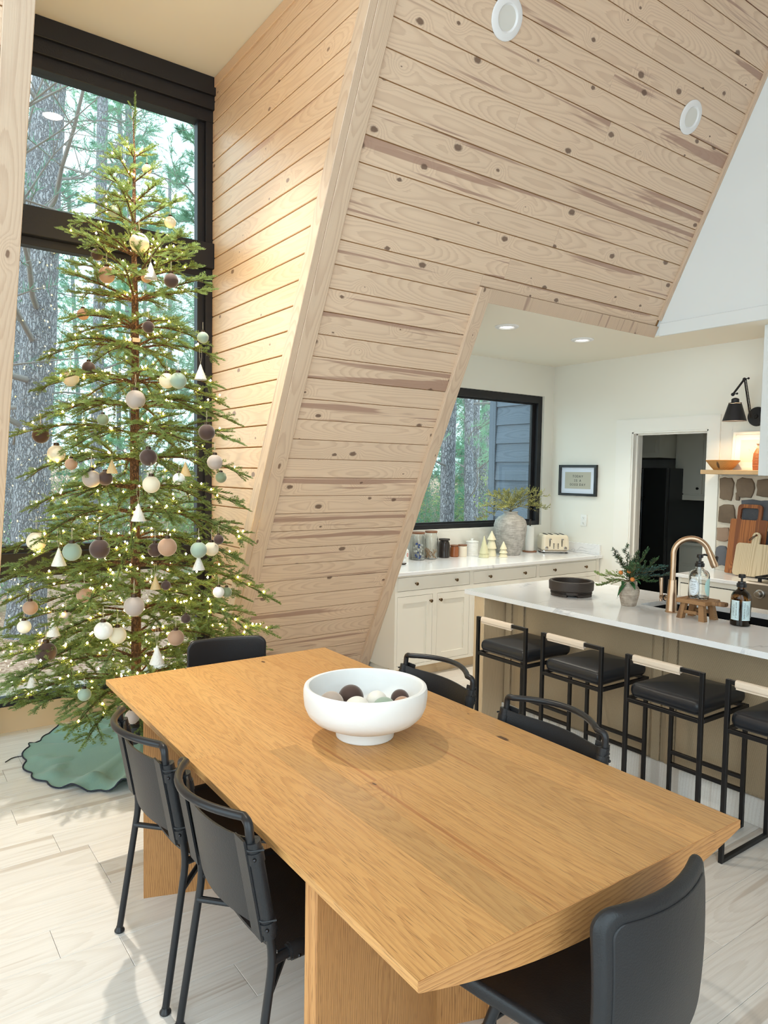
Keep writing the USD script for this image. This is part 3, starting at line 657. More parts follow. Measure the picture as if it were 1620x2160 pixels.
# ---- island
IX0, IX1, IY0, IY1 = 3.272, 4.345, .85, 3.572
isl = thing('kitchen_island', 'kitchen island with brown wood panelled base and overhanging white quartz top', 'kitchen island')
VM = mat4((0, 0, 0), (0, 0, 1), (0, 1, 0), (-1, 0, 0))
def vbx(x0, x1, y0, y1, z0, z1, b=0.0): return bx(z0, z1, y0, y1, -x1, -x0, b)      # for upright grain
BX = 3.49; SX0, SX1, SY0, SY1 = 3.835, 4.20, 1.70, 2.60
part(isl, 'base', cat([vbx(BX + .012, BX + .04, IY0 + .05, IY1 - .17, .0, CT - .032), vbx(IX1 - .06, IX1 - .03, IY0 + .05, IY1 - .17, .0, CT - .032), vbx(BX + .04, IX1 - .06, IY0 + .05, IY0 + .08, 0, CT - .032), vbx(BX + .04, IX1 - .06, SY1 + .06, IY1 - .17, 0, CT - .032)]), 'island', at=VM, smooth=False)
part(isl, 'end_panel', vbx(IX0 + .028, IX1 - .03, IY1 - .165, IY1 - .067, 0, CT - .031, .003), 'island_post', at=VM)
ys = [3.405, 2.28, 1.2, .9]
for y in (3.365, 3.255, 2.235, 2.15, 1.15):
    part(isl, 'batten', on_plane(bx(0, CT - .031 - .14, -.026, .026, 0, .016, .002), (BX + .012, y, .14), (0, 0, 1), (0, 1, 0), (-1, 0, 0)), 'island')
part(isl, 'plinth', bx(BX - .008, BX + .012, IY0 + .05, IY1 - .165, 0, .14, .004), 'floor')
for y0, y1 in ((3.21, 2.28), (2.12, 1.2)):
    part(isl, 'panel', on_plane(plank([(-.36, -(y0 - y1) / 2), (.36, -(y0 - y1) / 2), (.36, (y0 - y1) / 2), (-.36, (y0 - y1) / 2)], .004, .001), (BX + .012, (y0 + y1) / 2, .51), (0, 0, 1), (0, -1, 0), (-1, 0, 0)), 'island', smooth=False)
from shapely.geometry import Polygon as _P
rr_ = _P([(SX0 + (SX1 - SX0) / 2 + a, SY0 + (SY1 - SY0) / 2 + b) for a, b in rrect(SX1 - SX0, SY1 - SY0, .02)])
part(isl, 'quartz_top', ext(sbox(IX0, IY0, IX1, IY1).difference(rr_), CT - .03, CT), 'quartz', smooth=False)
part(isl, 'quartz_edge', cat([bx(IX0 - .0004, IX0 + .001, IY0, IY1, CT - .0295, CT - .0012)]), 'quartz', smooth=False)
part(isl, 'sink_basin', ext(sbox(SX0 - .012, SY0 - .012, SX1 + .012, SY1 + .012).difference(sbox(SX0 + .002, SY0 + .002, SX1 - .002, SY1 - .002)), CT - .24, CT - .031), 'sink', smooth=False)
part(isl, 'sink_floor', bx(SX0 - .012, SX1 + .012, SY0 - .012, SY1 + .012, CT - .25, CT - .238), 'sink')

# ---- bar stools
def make_stool(label, at):
    t = thing('bar_stool', label, 'bar stool', 'bar stools along the island', at=at)
    s, w, d, H, sz = .0095, .205, .40, .825, .60
    def sq(a, b):
        a, b = np.array(a, float), np.array(b, float); dd = (b - a); L = np.linalg.norm(dd); x, y, z = frame_at(dd)
        m = bx(-s, s, -s, s, -s, L + s, .0015); m.vertices = a + m.vertices @ np.stack([x, y, z]); return m
    for e in (-1, 1):
        y = e * (w - s)
        part(t, 'leg', sq((0, y, s), (0, y, H - s)), 'stoolmetal'); part(t, 'leg', sq((d, y, s), (d, y, sz)), 'stoolmetal')
        part(t, 'floor_runner', sq((.02, y, s), (d - .02, y, s)), 'stoolmetal'); part(t, 'seat_rail', sq((.02, y, sz), (d - .02, y, sz)), 'stoolmetal')
    for x, z in ((0, H - s), (0, sz), (d, sz), (d, .245), (d, .18)):
        part(t, 'back_bar' if z > .7 else ('seat_rail' if z > .5 else 'foot_bar'), sq((x, -w + 3 * s, z), (x, w - 3 * s, z)), 'stoolmetal')
    o = rrect(d + .012, 2 * w - .03, .03, 6)
    part(t, 'seat', moved(slab(o, .072, .032, 7, .016, 4), (d / 2 + .012, 0, sz + s + .038)), 'vinyl', smooth=60)
    g = rrect(.030, .034, .010, 4); m = on_plane(ext(g, -.125, .125), (0, 0, 0), (1, 0, 0), (0, 0, 1), (0, 1, 0)); gp = part(t, 'grip', moved(m, (0, .035, H - s - .003)), 'creamleather')
    part(gp, 'seam', moved(bx(-.002, .002, -.124, .124, -.008, 0, .0005), (-.006, .035, H - s - .019)), 'creamleather')
    return t
st0 = make_stool('bar stool by the island end panel, black seat and cream leather grip', mat4((3.025, 2.975, 0)))
dup(st0, mat4((3.025, 2.455, 0)), 'second bar stool from the island end panel, black seat and cream grip')
dup(st0, mat4((3.02, 1.905, 0)), 'third bar stool from the island end panel, black seat and cream grip')
dup(st0, mat4((3.02, 1.395, 0)), 'fourth bar stool from the island end panel, cut by the frame edge')

# ---- counter beside the range, range, hood, stone splashback, shelf
cb = thing('range_side_cabinet', 'white drawer cabinet with quartz top left of the steel range', 'cabinet')
RX = 5.44
part(cb, 'carcass', bx(RX + .03, PX - .002, 2.735, 3.345, .09, CZ - .032), 'cab', smooth=False)
part(cb, 'toe_kick', bx(RX + .08, PX - .01, 2.74, 3.33, 0, .09), 'island_post')
for z0, z1 in ((.70, .82), (.42, .68), (.13, .40)):
    d = part(cb, 'drawer', bx(RX + .014, RX + .03, 2.765, 3.315, z0, z1, .002), 'cab'); part(cb, 'gap_line', bx(RX + .0275, RX + .0298, 2.757, 3.323, z0 - .007, z1 + .007), 'gap')
part(cb, 'quartz_top', bx(RX, PX - .002, 2.735, 3.36, CZ - .03, CZ, .003), 'quartz')
rg = thing('range_cooker', 'stainless steel gas range with knobs and black grates below the hood', 'range')
part(rg, 'body', bx(5.42, PX - .06, 1.8, 2.73, .08, .905, .004), 'stainless')
part(rg, 'control_panel', bx(5.34, 5.42, 1.8, 2.73, .69, .925, .012), 'stainless')
part(rg, 'oven_door', bx(5.37, 5.42, 1.82, 2.71, .14, .64, .008), 'stainless')
part(rg, 'door_slot', bx(5.365, 5.42, 1.81, 2.72, .645, .685, .002), 'iron')
for y in (2.605, 2.44, 2.27, 2.1):
    m = lathe([(0, 0), (.034, 0), (.034, .008), (.026, .012), (.024, .045), (.02, .048), (0, .049)], 24); m.vertices = np.array([5.339, y, .845]) + m.vertices @ np.array([[0, 1, 0], [0, 0, 1], [-1, 0, 0.]]); part(rg, 'knob', m, 'stainless')
for y in (2.52, 2.1):
    gr = [bx(5.46, 5.92, y - .17 + k * .085, y - .158 + k * .085, .94, .958, .003) for k in range(5)] + [bx(5.46 + k * .15, 5.475 + k * .15, y - .175, y + .19, .94, .956, .003) for k in range(4)] + [bx(5.47, 5.49, y - .17, y - .15, .9, .945), bx(5.47, 5.49, y + .15, y + .17, .9, .945)]
    part(rg, 'grate', cat(gr), 'iron')
single('range_hood', bx(5.5, PX - .002, 1.8, 2.742, 1.722, ZC - .001, .004), 'gable', 'boxed white range hood running up to the kitchen ceiling', 'range hood')
bs = thing('stone_splashback', 'rough brown and grey stone splashback in pale mortar behind the range', 'splashback')
part(bs, 'mortar', bx(PX - .022, PX - .001, 1.8, 3.31, CZ + .001, 1.720), plain('mortar', lin(216, 206, 190), .9, bump=.5, bscale=60))
stone_m = [plain('stone_brown', lin(124, 106, 88), .85, bump=.5, bscale=26, mottled=.3), plain('stone_grey', lin(104, 106, 112), .85, bump=.5, bscale=26, mottled=.35), plain('stone_tan', lin(160, 134, 114), .85, bump=.5, bscale=26, mottled=.3)]
for cy, cz, wy, hz, k in ((3.235, 1.605, .125, .20, 0), (3.075, 1.62, .155, .17, 0), (2.885, 1.625, .19, .15, 0), (3.135, 1.545, .035, .07, 0), (3.225, 1.39, .15, .16, 0), (2.96, 1.43, .28, .19, 1), (3.245, 1.215, .12, .12, 2), (3.255, 1.03, .105, .17, 1), (3.09, 1.2, .14, .2, 2), (3.08, 1.0, .16, .14, 0), (2.89, 1.17, .18, .2, 1), (2.88, .99, .18, .13, 2), (2.66, 1.6, .2, .18, 1), (2.66, 1.3, .2, .3, 0), (2.66, 1.02, .2, .2, 2)):
    rs = random.Random(int(cy * 1000 + cz * 100)); n = 13
    o = []
    for a in np.linspace(0, 2 * PI, n, endpoint=False):
        c_, s_ = math.cos(a), math.sin(a); e = (abs(c_) ** 7 + abs(s_) ** 7) ** (-1 / 7); j = rs.uniform(.93, 1.10); o.append((wy / 2 * c_ * e * j * .97, hz / 2 * s_ * e * j * .97))
    m = slab(o, .03, .008, 3, .004, 2); part(bs, 'stone', on_plane(m, (PX - .026, cy, cz), (0, -1, 0), (0, 0, 1), (-1, 0, 0)), stone_m[k], smooth=50)
single('wall_shelf', bx(5.70, PX - .002, 1.8, 3.325, 1.7305, 1.766, .003), 'shelf', 'pale wooden shelf above the stone splashback', 'shelf', at=(0, 0, 0))

# ---- on and over the shelf
sb = single('shelf_bowl', lathe([(0, 0), (.068, 0), (.072, .003), (.10, .035), (.128, .072), (.134, .08), (.129, .082), (.098, .04), (.06, .012), (0, .01)], 40), 'bowlwood', 'carved wooden bowl on the pale shelf above the cutting boards', 'bowl', at=(5.80, 3.185, 1.7665))
M['terracotta'] = plain('terracotta', lin(186, 108, 66), .5, bump=.15, bscale=90)
M['terraneck'] = plain('terracotta_neck', lin(200, 160, 140), .5)
vs = thing('terracotta_bottle', 'tall ribbed terracotta bottle vase on the shelf beside the hood', 'vase', at=(5.83, 2.90, 1.7665))
zz = np.linspace(0, .135, 40); part(vs, 'body', lathe([(0, 0)] + [(.044 + .0012 * math.sin(z * 700) + .004 * math.sin(z / .135 * PI), z) for z in zz] + [(.03, .165), (.022, .178), (0, .178)], 36), 'terracotta')
part(vs, 'neck', lathe([(.023, .177), (.018, .19), (.0165, .20), (.025, .212), (.025, .215), (.013, .214), (.013, .19), (0, .19)], 30), 'terraneck')
pf = thing('leaning_print', 'white framed botanical line drawing leaning on the wall above the shelf', 'picture')
def framed(par, o, u, v, w, wd, ht, fw, depth, fm, matm, artm, mw):
    part(par, 'frame', on_plane(ext(sbox(-wd / 2, -ht / 2, wd / 2, ht / 2).difference(sbox(-wd / 2 + fw, -ht / 2 + fw, wd / 2 - fw, ht / 2 - fw)), 0, depth), o, u, v, w), fm, smooth=False)
    part(par, 'mount', on_plane(ext(sbox(-wd / 2 + fw, -ht / 2 + fw, wd / 2 - fw, ht / 2 - fw), 0, depth * .45), o, u, v, w), matm, smooth=False)
    return part(par, 'print', on_plane(ext(sbox(-wd / 2 + fw + mw, -ht / 2 + fw + mw, wd / 2 - fw - mw, ht / 2 - fw - mw), depth * .45, depth * .45 + .0008), o, u, v, w), artm, smooth=False)
tl = np.array([-.10, 0, .995]); lo, lu, lw = (5.945, 2.965, 1.768 + .16), (0, -1, 0), np.array([-.995, 0, -.10])
M['frame_white'] = plain('frame_white', lin(244, 240, 230), .4); M['artpaper'] = plain('art_paper', lin(236, 226, 206), .8)
framed(pf, np.array(lo), lu, np.array([.06, 0, .998]), np.array([-.998, 0, .06]), .43, .32, .022, .016, 'frame_white', 'paper', 'artpaper', .045)
rp = random.Random(3); sk = []
for k in range(26):
    a = rp.uniform(0, 6.28); q = np.array([rp.gauss(0, .035), rp.gauss(-.02, .045)]); sk.append(tube([(q[0], q[1], .0082), (q[0] + .012 * math.cos(a), q[1] + .012 * math.sin(a), .0082)], .0007, 4))
part(pf, 'drawing', on_plane(cat(sk), np.array(lo), lu, np.array([.06, 0, .998]), np.array([-.998, 0, .06])), 'ink', smooth=False)

# ---- wall lamp: round plate, two jointed arms, cone shade with a warm bulb
wl = thing('wall_lamp', 'black swing arm wall lamp with cone shade above the shelf', 'lamp')
lm = 'black'
m = lathe([(0, 0), (.078, 0), (.08, .006), (.074, .016), (.02, .024), (.014, .034), (0, .035)], 36); m.vertices = np.array([PX - .001, 3.015, 2.215]) + m.vertices @ np.array([[0, 1, 0], [0, 0, 1], [-1, 0, 0.]])
part(wl, 'wall_plate', m, lm)
E1, E2, SH = np.array([5.95, 3.05, 2.205]), np.array([5.80, 3.034, 2.507]), np.array([5.665, 3.03, 2.345])
part(wl, 'arm', tube([E1, E2], .0065, 10), lm); part(wl, 'arm', tube([E1 + [.0, -.014, 0], E2 + [0, -.014, 0]], .004, 8), lm); part(wl, 'arm', tube([E2, SH + [0, .022, .03]], .0085, 10), lm)
for c in (E2, SH + [0, .022, .03]):
    j = part(wl, 'joint', ball(.014, c, 2), lm); part(j, 'wing_nut', cat([tube([c, c + [0, -.026, .004]], .004, 8), ball(.009, c + [0, -.034, .004], 1, (1, 1, 1))]), lm)
sc = np.array([5.665, 3.03, 2.16])
part(wl, 'shade', lathe([(.049, .14), (.09, .002), (.092, 0), (.088, .002), (.047, .138)], 48, sc), lm)
part(wl, 'shade_cap', lathe([(0, .141), (.048, .141), (.05, .146), (.03, .149), (.03, .152), (.029, .175), (.02, .182), (.008, .186), (0, .187)], 32, sc), lm)
part(wl, 'bulb', lathe([(0, .03), (.022, .036), (.03, .055), (.026, .08), (.013, .1), (0, .102)], 20, sc), emit('warm_bulb', (1.0, .72, .40), 330.0))

# ---- cutting boards leaning on the stone
def lean(o, tilt): u = np.array([0, -1.0, 0]); v = np.array([math.sin(tilt), 0, math.cos(tilt)]); return mat4(o, u, v)
b1 = _P([(x, y) for x, y in rrect(.30, .46, .012)]).union(_P([(x, y + .27) for x, y in rrect(.20, .17, .03)])).difference(_P([(x, y + .275) for x, y in rrect(.145, .10, .02)]))
bm_ = ext(b1, -.011, .011)
def rot_board(m): return on_plane(m, (0, 0, 0), (0, 1, 0), (-1, 0, 0), (0, 0, 1))    # its length along x for the grain
def lean_x(o, tilt): v = np.array([math.sin(tilt), 0, math.cos(tilt)]); u = np.array([0, -1.0, 0]); return mat4(o, v, -u, -np.cross(v, -u) if False else np.cross(v, -u))
single('cutting_board', moved(bm_, rz=-PI / 2), 'board', 'large brown acacia cutting board with a square handle leaning on the stone', 'cutting board', at=lean_x((5.868, 2.995, CZ + .232), .16))
b2 = _P([(x, y) for x, y in rrect(.30, .27, .03)]).union(_P([(x * 1, y + .165) for x, y in rrect(.062, .13, .03)])).difference(_P([(x, y + .205) for x, y in rrect(.02, .02, .0099)]))
cbp = thing('paddle_board', 'pale wooden paddle board with a leather loop in front of the brown board', 'cutting board', at=lean_x((5.785, 2.892, CZ + .138), .24))
part(cbp, 'paddle', moved(ext(b2, -.009, .009), rz=-PI / 2), 'paleboard')
part(cbp, 'leather_loop', tube(bend_path([(.205, 0, .012), (.19, .012, .014), (.17, .03, .014), (.155, .05, .012), (.165, .052, .012), (.195, .02, .014), (.205, .0, .014)], .01, 4), .003, 6), plain('loop_leather', lin(70, 48, 36), .6))

# ---- faucet
fc = thing('kitchen_faucet', 'champagne bronze gooseneck faucet standing beside the island sink', 'faucet', at=(3.775, 2.345, CT))
part(fc, 'base', lathe([(0, 0), (.036, 0), (.037, .004), (.034, .009), (.032, .012), (.0225, .185), (.0225, .19), (0, .19)], 32), 'faucet')
dirn = np.array([.55, -.83, 0]); R = .095
arc = [(0, 0, .188), (0, 0, .34)] + [tuple(dirn * R * (1 - math.cos(a)) + np.array([0, 0, .34 + R * math.sin(a)])) for a in np.linspace(.12, PI * .90, 18)]
part(fc, 'spout', tube(arc, .0165, 16), 'faucet')
e = np.array(arc[-1]); dd = e - np.array(arc[-2]); dd /= np.linalg.norm(dd)
part(fc, 'spray_head', tube([e, e + dd * .02, e + dd * .085, e + dd * .10], [.0165, .019, .022, .019], 20), 'faucet')
part(fc, 'spray_button', moved(bx(-.006, .006, -.008, .008, -.022, .022, .004), tuple(e + dd * .055 + np.array([.012, -.018, 0])), ry=.25), 'blackplastic')
hd = np.array([.25, .97, 0]);
part(fc, 'handle_stem', tube([hd * .02 + [0, 0, .075], hd * .085 + [0, 0, .075]], [.0155, .0145], 16), 'faucet')
part(fc, 'handle_ring', tube([hd * .05 + [0, 0, .075], hd * .054 + [0, 0, .075]], [.0185, .0185], 18), 'blackplastic')
part(fc, 'handle', tube([hd * .085 + [0, 0, .05], hd * .085 + [0, 0, .10], hd * .09 + [0, 0, .185], hd * .09 + [0, 0, .19]], [.0085, .009, .0115, .0095], 14), 'faucet')

# ---- soap bottles and riser
def clear_glass(name, tint, rough=0.0):
    g = G(); return g.done(name, g('principled_bsdf', base_color=tint, roughness=rough, transmission_weight=1.0, ior=1.45))
M['clearglass'] = clear_glass('clear_glass', (.97, .99, .98)); M['amberglass'] = clear_glass('amber_glass', (.20, .085, .018))
M['soap'] = plain('soap_liquid', lin(14, 12, 10), .2)
rs = thing('wooden_riser', 'small rustic wooden stool riser with a side handle beside the sink', 'riser', at=rz4((3.727, 2.157, CT), .0))
part(rs, 'riser_top', slab([(-.078, -.088), (-.03, -.092), (.05, -.09), (.079, -.086), (.081, 0), (.078, .085), (.03, .091), (-.04, .09), (-.08, .084), (-.077, 0)], .024, .006, 4, .001, 2).apply_translation([0, 0, .1]), 'riser')
part(rs, 'handle', slab([(.0, -.085), (.03, -.105), (.035, -.135), (.03, -.158), (.012, -.163), (-.008, -.158), (-.012, -.135), (-.018, -.105), (-.02, -.085)], .022, .006, 4, 0, 2).apply_translation([0, 0, .1]), 'riser')
for sx in (-1, 1):
    for sy in (-1, 1):
        a, b = np.array([sx * .045, sy * .052, .09]), np.array([sx * .056, sy * .066, 0]); q = []
        for c, w in ((a, .014), (b, .0165)):
            for i in (-1, 1):
                for j in (-1, 1): q.append(c + [i * w, j * w, 0])
        part(rs, 'leg', hull(q), 'riser')
for sx in (-1, 1): part(rs, 'rung', bx(sx * .053 - .006, sx * .053 + .006, -.05, .05, .03, .048, .002), 'riser')
def pump(par, z, r, mat='blackplastic', facing=0.0):
    part(par, 'pump_collar', lathe([(0, z), (r * 1.15, z), (r * 1.2, z + .003), (r * 1.2, z + .018), (r * .95, z + .022), (r * .9, z + .03), (0, z + .031)], 24), mat)
    part(par, 'pump_stem', tube([(0, 0, z + .03), (0, 0, z + .056)], .0055, 12), mat)
    h = [lathe([(0, z + .05), (.0165, z + .05), (.0175, z + .053), (.0175, z + .066), (.015, z + .069), (0, z + .069)], 24), tube(bend_path([(0, 0, z + .062), (.032 * math.cos(facing), .032 * math.sin(facing), z + .067), (.046 * math.cos(facing), .046 * math.sin(facing), z + .061)], .01, 4), [.0055] * 5 + [.0035], 10)]
    part(par, 'pump_head', cat(h), mat)
def wrap_cyl(m, r, ang, z0):      # from flat (x, y, depth) to the outside of an upright cylinder
    v = np.asarray(m.vertices); a = ang + v[:, 0] / r; rad = r + v[:, 2]; m = m.copy(); m.vertices = np.stack([rad * np.cos(a), rad * np.sin(a), z0 + v[:, 1]], 1); return m
def sheet_grid(w, h, t, n=14):
    xs = np.linspace(-w / 2, w / 2, n); V = [[x, y, z] for z in (0, t) for y in (-h / 2, h / 2) for x in xs]; F = []
    for j in range(n - 1):
        F += [[2 * n + j, 2 * n + j + 1, 3 * n + j + 1], [2 * n + j, 3 * n + j + 1, 3 * n + j], [j, n + j + 1, j + 1], [j, n + j, n + j + 1], [n + j, 3 * n + j, 3 * n + j + 1], [n + j, 3 * n + j + 1, n + j + 1], [j, j + 1, 2 * n + j + 1], [j, 2 * n + j + 1, 2 * n + j]]
    F += [[0, 2 * n, 3 * n], [0, 3 * n, n], [n - 1, 2 * n - 1, 4 * n - 1], [n - 1, 4 * n - 1, 3 * n - 1]]; return T(V, F)
def label_text(lines, hgt, depth, rot):       # upright lines of text, turned by rot, centred
    ms = []
    for k, (tx, sc, off) in enumerate(lines):
        m = meshkit.text_mesh(tx, hgt * sc, depth); b = m.bounds; m.apply_translation([-(b[0, 0] + b[1, 0]) / 2, off, 0]); ms.append(m)
    return moved(cat(ms), rz=rot)
M['label_blue'] = plain('pale_label', lin(206, 228, 234), .6)
ab = thing('amber_soap_bottle', 'brown glass soap bottle with black pump and two pale labels on the island', 'bottle', at=(3.765, 1.935, CT))
part(ab, 'bottle', lathe([(0, 0), (.046, 0), (.05, .004), (.0505, .01), (.0505, .145), (.048, .162), (.04, .178), (.026, .188), (.0205, .194), (.02, .212), (0, .212)], 40), 'amberglass')
part(ab, 'soap', lathe([(0, .004), (.044, .004), (.047, .01), (.047, .12), (0, .12)], 32), 'soap')
va = math.atan2(-1.935, -3.765)
for ang, sgn in ((va - .62, 1), (va + .62, -1)):
    lb = part(ab, 'paper_label', wrap_cyl(sheet_grid(.048, .105, .0006), .0507, ang, .085), 'label_blue')
    bd = cat([bx(-.021, .021, y - .0006, y + .0006, .0006, .0009) for y in (-.048, .048)] + [bx(x - .0006, x + .0006, -.048, .048, .0006, .0009) for x in (-.021, .021)])
    lines = [('SAVON VAISSELLE', 1.0, .006), ('CITRONELLE', 1.05, -.008), ('SAVON LIQUIDE', .45, -.016)] if sgn > 0 else [('GARRISON HOUI', 1.1, .008), ('SAVON VAISSELLE LIQUIDE', .5, -.001), ('VAISSELLE CITRONELLE', .5, -.008), ('SAVON LIQUIDE', .5, -.015)]
    tx = label_text(lines, .0075, .0003, -PI / 2 if sgn > 0 else PI / 2); tx.apply_scale([1, min(1, .086 / (tx.bounds[1, 1] - tx.bounds[0, 1])), 1]); tx.apply_translation([0, 0, .0006])
    part(lb, 'lettering', wrap_cyl(cat([tx, bd]), .0507, ang, .085), 'ink', smooth=False)
pump(ab, .205, .021, facing=va)
gb = thing('clear_soap_bottle', 'clear glass soap bottle with oval label standing on the wooden riser', 'bottle', at=(3.745, 2.165, CT + .1135))
ov = lambda v, r: v
part(gb, 'bottle', lathe([(0, 0), (.05, 0), (.054, .004), (.0545, .01), (.0545, .125), (.052, .14), (.042, .152), (.026, .160), (.021, .166), (.021, .18), (.018, .18), (.018, .166), (.024, .157), (.04, .148), (.049, .137), (.0515, .123), (.0515, .012), (.048, .006), (0, .005)], 40), 'clearglass')
part(gb, 'dip_tube', tube([(0, 0, .012), (0, 0, .175)], .0035, 8), 'white_gloss'); part(gb, 'pump_body', lathe([(0, .12), (.007, .12), (.007, .14), (.011, .142), (.011, .175), (0, .175)], 16), 'white_gloss')
vb = math.atan2(-2.165, -3.745)
def oval(w, h, t, n=40, rings=6):
    return slab([(w / 2 * math.cos(a), h / 2 * math.sin(a)) for a in np.linspace(0, 2 * PI, n, endpoint=False)], t, t * .3, 8, 0, 2)
for ang, tint, txt in ((vb - .55, 'label_blue', True), (vb + 1.15, 'label_blue', False)):
    lb = part(gb, 'oval_label', wrap_cyl(moved(oval(.062, .098, .0006), (0, 0, .0004)), .0546, ang, .066), plain('oval_label_' + ('front' if txt else 'side'), lin(226, 236, 244) if txt else lin(186, 226, 222), .6))
    if txt:
        lines = [('Savon', 1.6, .026), ('LIQUIDE', .9, .012), ('POUR LES MAINS', .6, .004), ('VAISSELLE', .9, -.008), ('CITRONELLE', .6, -.016), ('473 ML', .6, -.030)]
        tx = label_text(lines, .0052, .0003, 0); tx.apply_translation([0, 0, .0008]); tx.apply_scale([.95, 1, 1])
        ring = cat([tube([(.027 * math.cos(a), .045 * math.sin(a), .0008) for a in np.linspace(0, 2 * PI, 48, endpoint=False)], .0005, 4, closed=True)])
        part(lb, 'lettering', wrap_cyl(cat([tx, ring]), .0546, ang, .066), 'ink', smooth=False)
pump(gb, .176, .021, facing=vb + 2.2)

# ---- dark wooden dish, vase with greenery
dd_ = thing('wooden_dish', 'dark carved round wooden dish with cut feet on the island top', 'dish', at=(3.735, 3.045, CT))
o1 = lathe([(0, .03), (.128, .03), (.137, .034), (.143, .040), (.145, .088), (.142, .096), (.128, .098), (.122, .094), (.118, .05), (.10, .042), (0, .04)], 56)
part(dd_, 'rim', o1, 'darkwood')
ring = _P([(.134 * math.cos(a), .134 * math.sin(a)) for a in np.linspace(0, 2 * PI, 56, endpoint=False)]).difference(_P([(.095 * math.cos(a), .095 * math.sin(a)) for a in np.linspace(0, 2 * PI, 40, endpoint=False)]))
for a0 in (0, PI / 2, PI, 1.5 * PI):
    wdg = _P([(0, 0)] + [(.3 * math.cos(a), .3 * math.sin(a)) for a in np.linspace(a0 - .52 - .05, a0 + .52 - .05, 9)])
    part(dd_, 'foot', ext(ring.intersection(wdg), 0, .032), 'darkwood')
part(dd_, 'foot_band', ext(ring, .016, .034), 'darkwood')
def vasemat(name, c1, c2):
    g = G(); P = g('texture_coordinate', out='object'); sz = g('separate_xyz', out='z', vector=P)
    n = g('noise_texture', vector=P, scale=22.0, detail=6.0, roughness=.65); st = g('noise_texture', vector=g('combine_xyz', x=g('separate_xyz', out='x', vector=P), y=g('separate_xyz', out='y', vector=P), z=g.math('multiply', sz, 14.0)), scale=14.0, detail=4.0)
    f = g.ss(g.math('add', g.math('multiply', n, .6), g.math('multiply', st, .5)), .4, .72)
    return g.done(name, g('principled_bsdf', base_color=g.mix(f, c1, c2), roughness=.85, normal=g('bump', height=g.math('add', n, st), strength=.5, distance=.004)))
iv = thing('clay_vase', 'small ribbed beige clay vase of greenery on the island', 'vase', at=(3.735, 2.605, CT))
part(iv, 'body', lathe([(0, 0), (.041, 0), (.044, .003), (.05, .03), (.0585, .065), (.0615, .09), (.058, .108), (.046, .126), (.037, .137), (.036, .146), (.039, .151), (.036, .151), (.032, .145), (.033, .136), (.04, .12), (0, .11)], 48), vasemat('clay', lin(150, 136, 122), lin(196, 182, 166)))
def leafmat(name, c1, c2, tr=.3):
    g = G(); n = g('noise_texture', vector=g('texture_coordinate', out='object'), scale=30.0, detail=2.0); r = g('object_info', out='random')
    col = g.mix(g.ss(n, .35, .65), c1, c2); col = g('vector_math', math_type='scale', vector1=col, scale=g.math('multiply_add', r, .5, .75))
    p = g('principled_bsdf', base_color=col, roughness=.5, specular_ior_level=.3); t = g('translucent_bsdf', color=col)
    return g.done(name, g('mix_closure', fac=tr, closure1=p, closure2=t))
M['juniper'] = leafmat('juniper_green', lin(58, 92, 66), lin(96, 128, 88)); M['pale_juniper'] = leafmat('pale_juniper', lin(128, 150, 96), lin(168, 182, 120)); M['blue_juniper'] = leafmat('blue_juniper', lin(62, 96, 92), lin(92, 124, 116))
M['fir_spray'] = leafmat('fir_spray', lin(46, 70, 52), lin(72, 98, 66)); M['fern'] = leafmat('dried_fern', lin(150, 152, 88), lin(196, 192, 124)); M['broad'] = leafmat('broad_leaf', lin(46, 92, 58), lin(74, 124, 78))
M['twig'] = plain('twig', lin(110, 96, 60), .8); M['orange'] = plain('orange_peel', lin(220, 134, 64), .5, bump=.3, bscale=300)
def blade(p, d, up, L, w):      # a small two-triangle leaf with a folded midrib
    d = d / np.linalg.norm(d); s = np.cross(d, up); s /= np.linalg.norm(s) + 1e-9; n = np.cross(s, d)
    V = [p, p + d * L * .45 + s * w + n * w * .35, p + d * L, p + d * L * .45 - s * w + n * w * .35]; return V, [[0, 1, 2], [0, 2, 3]]
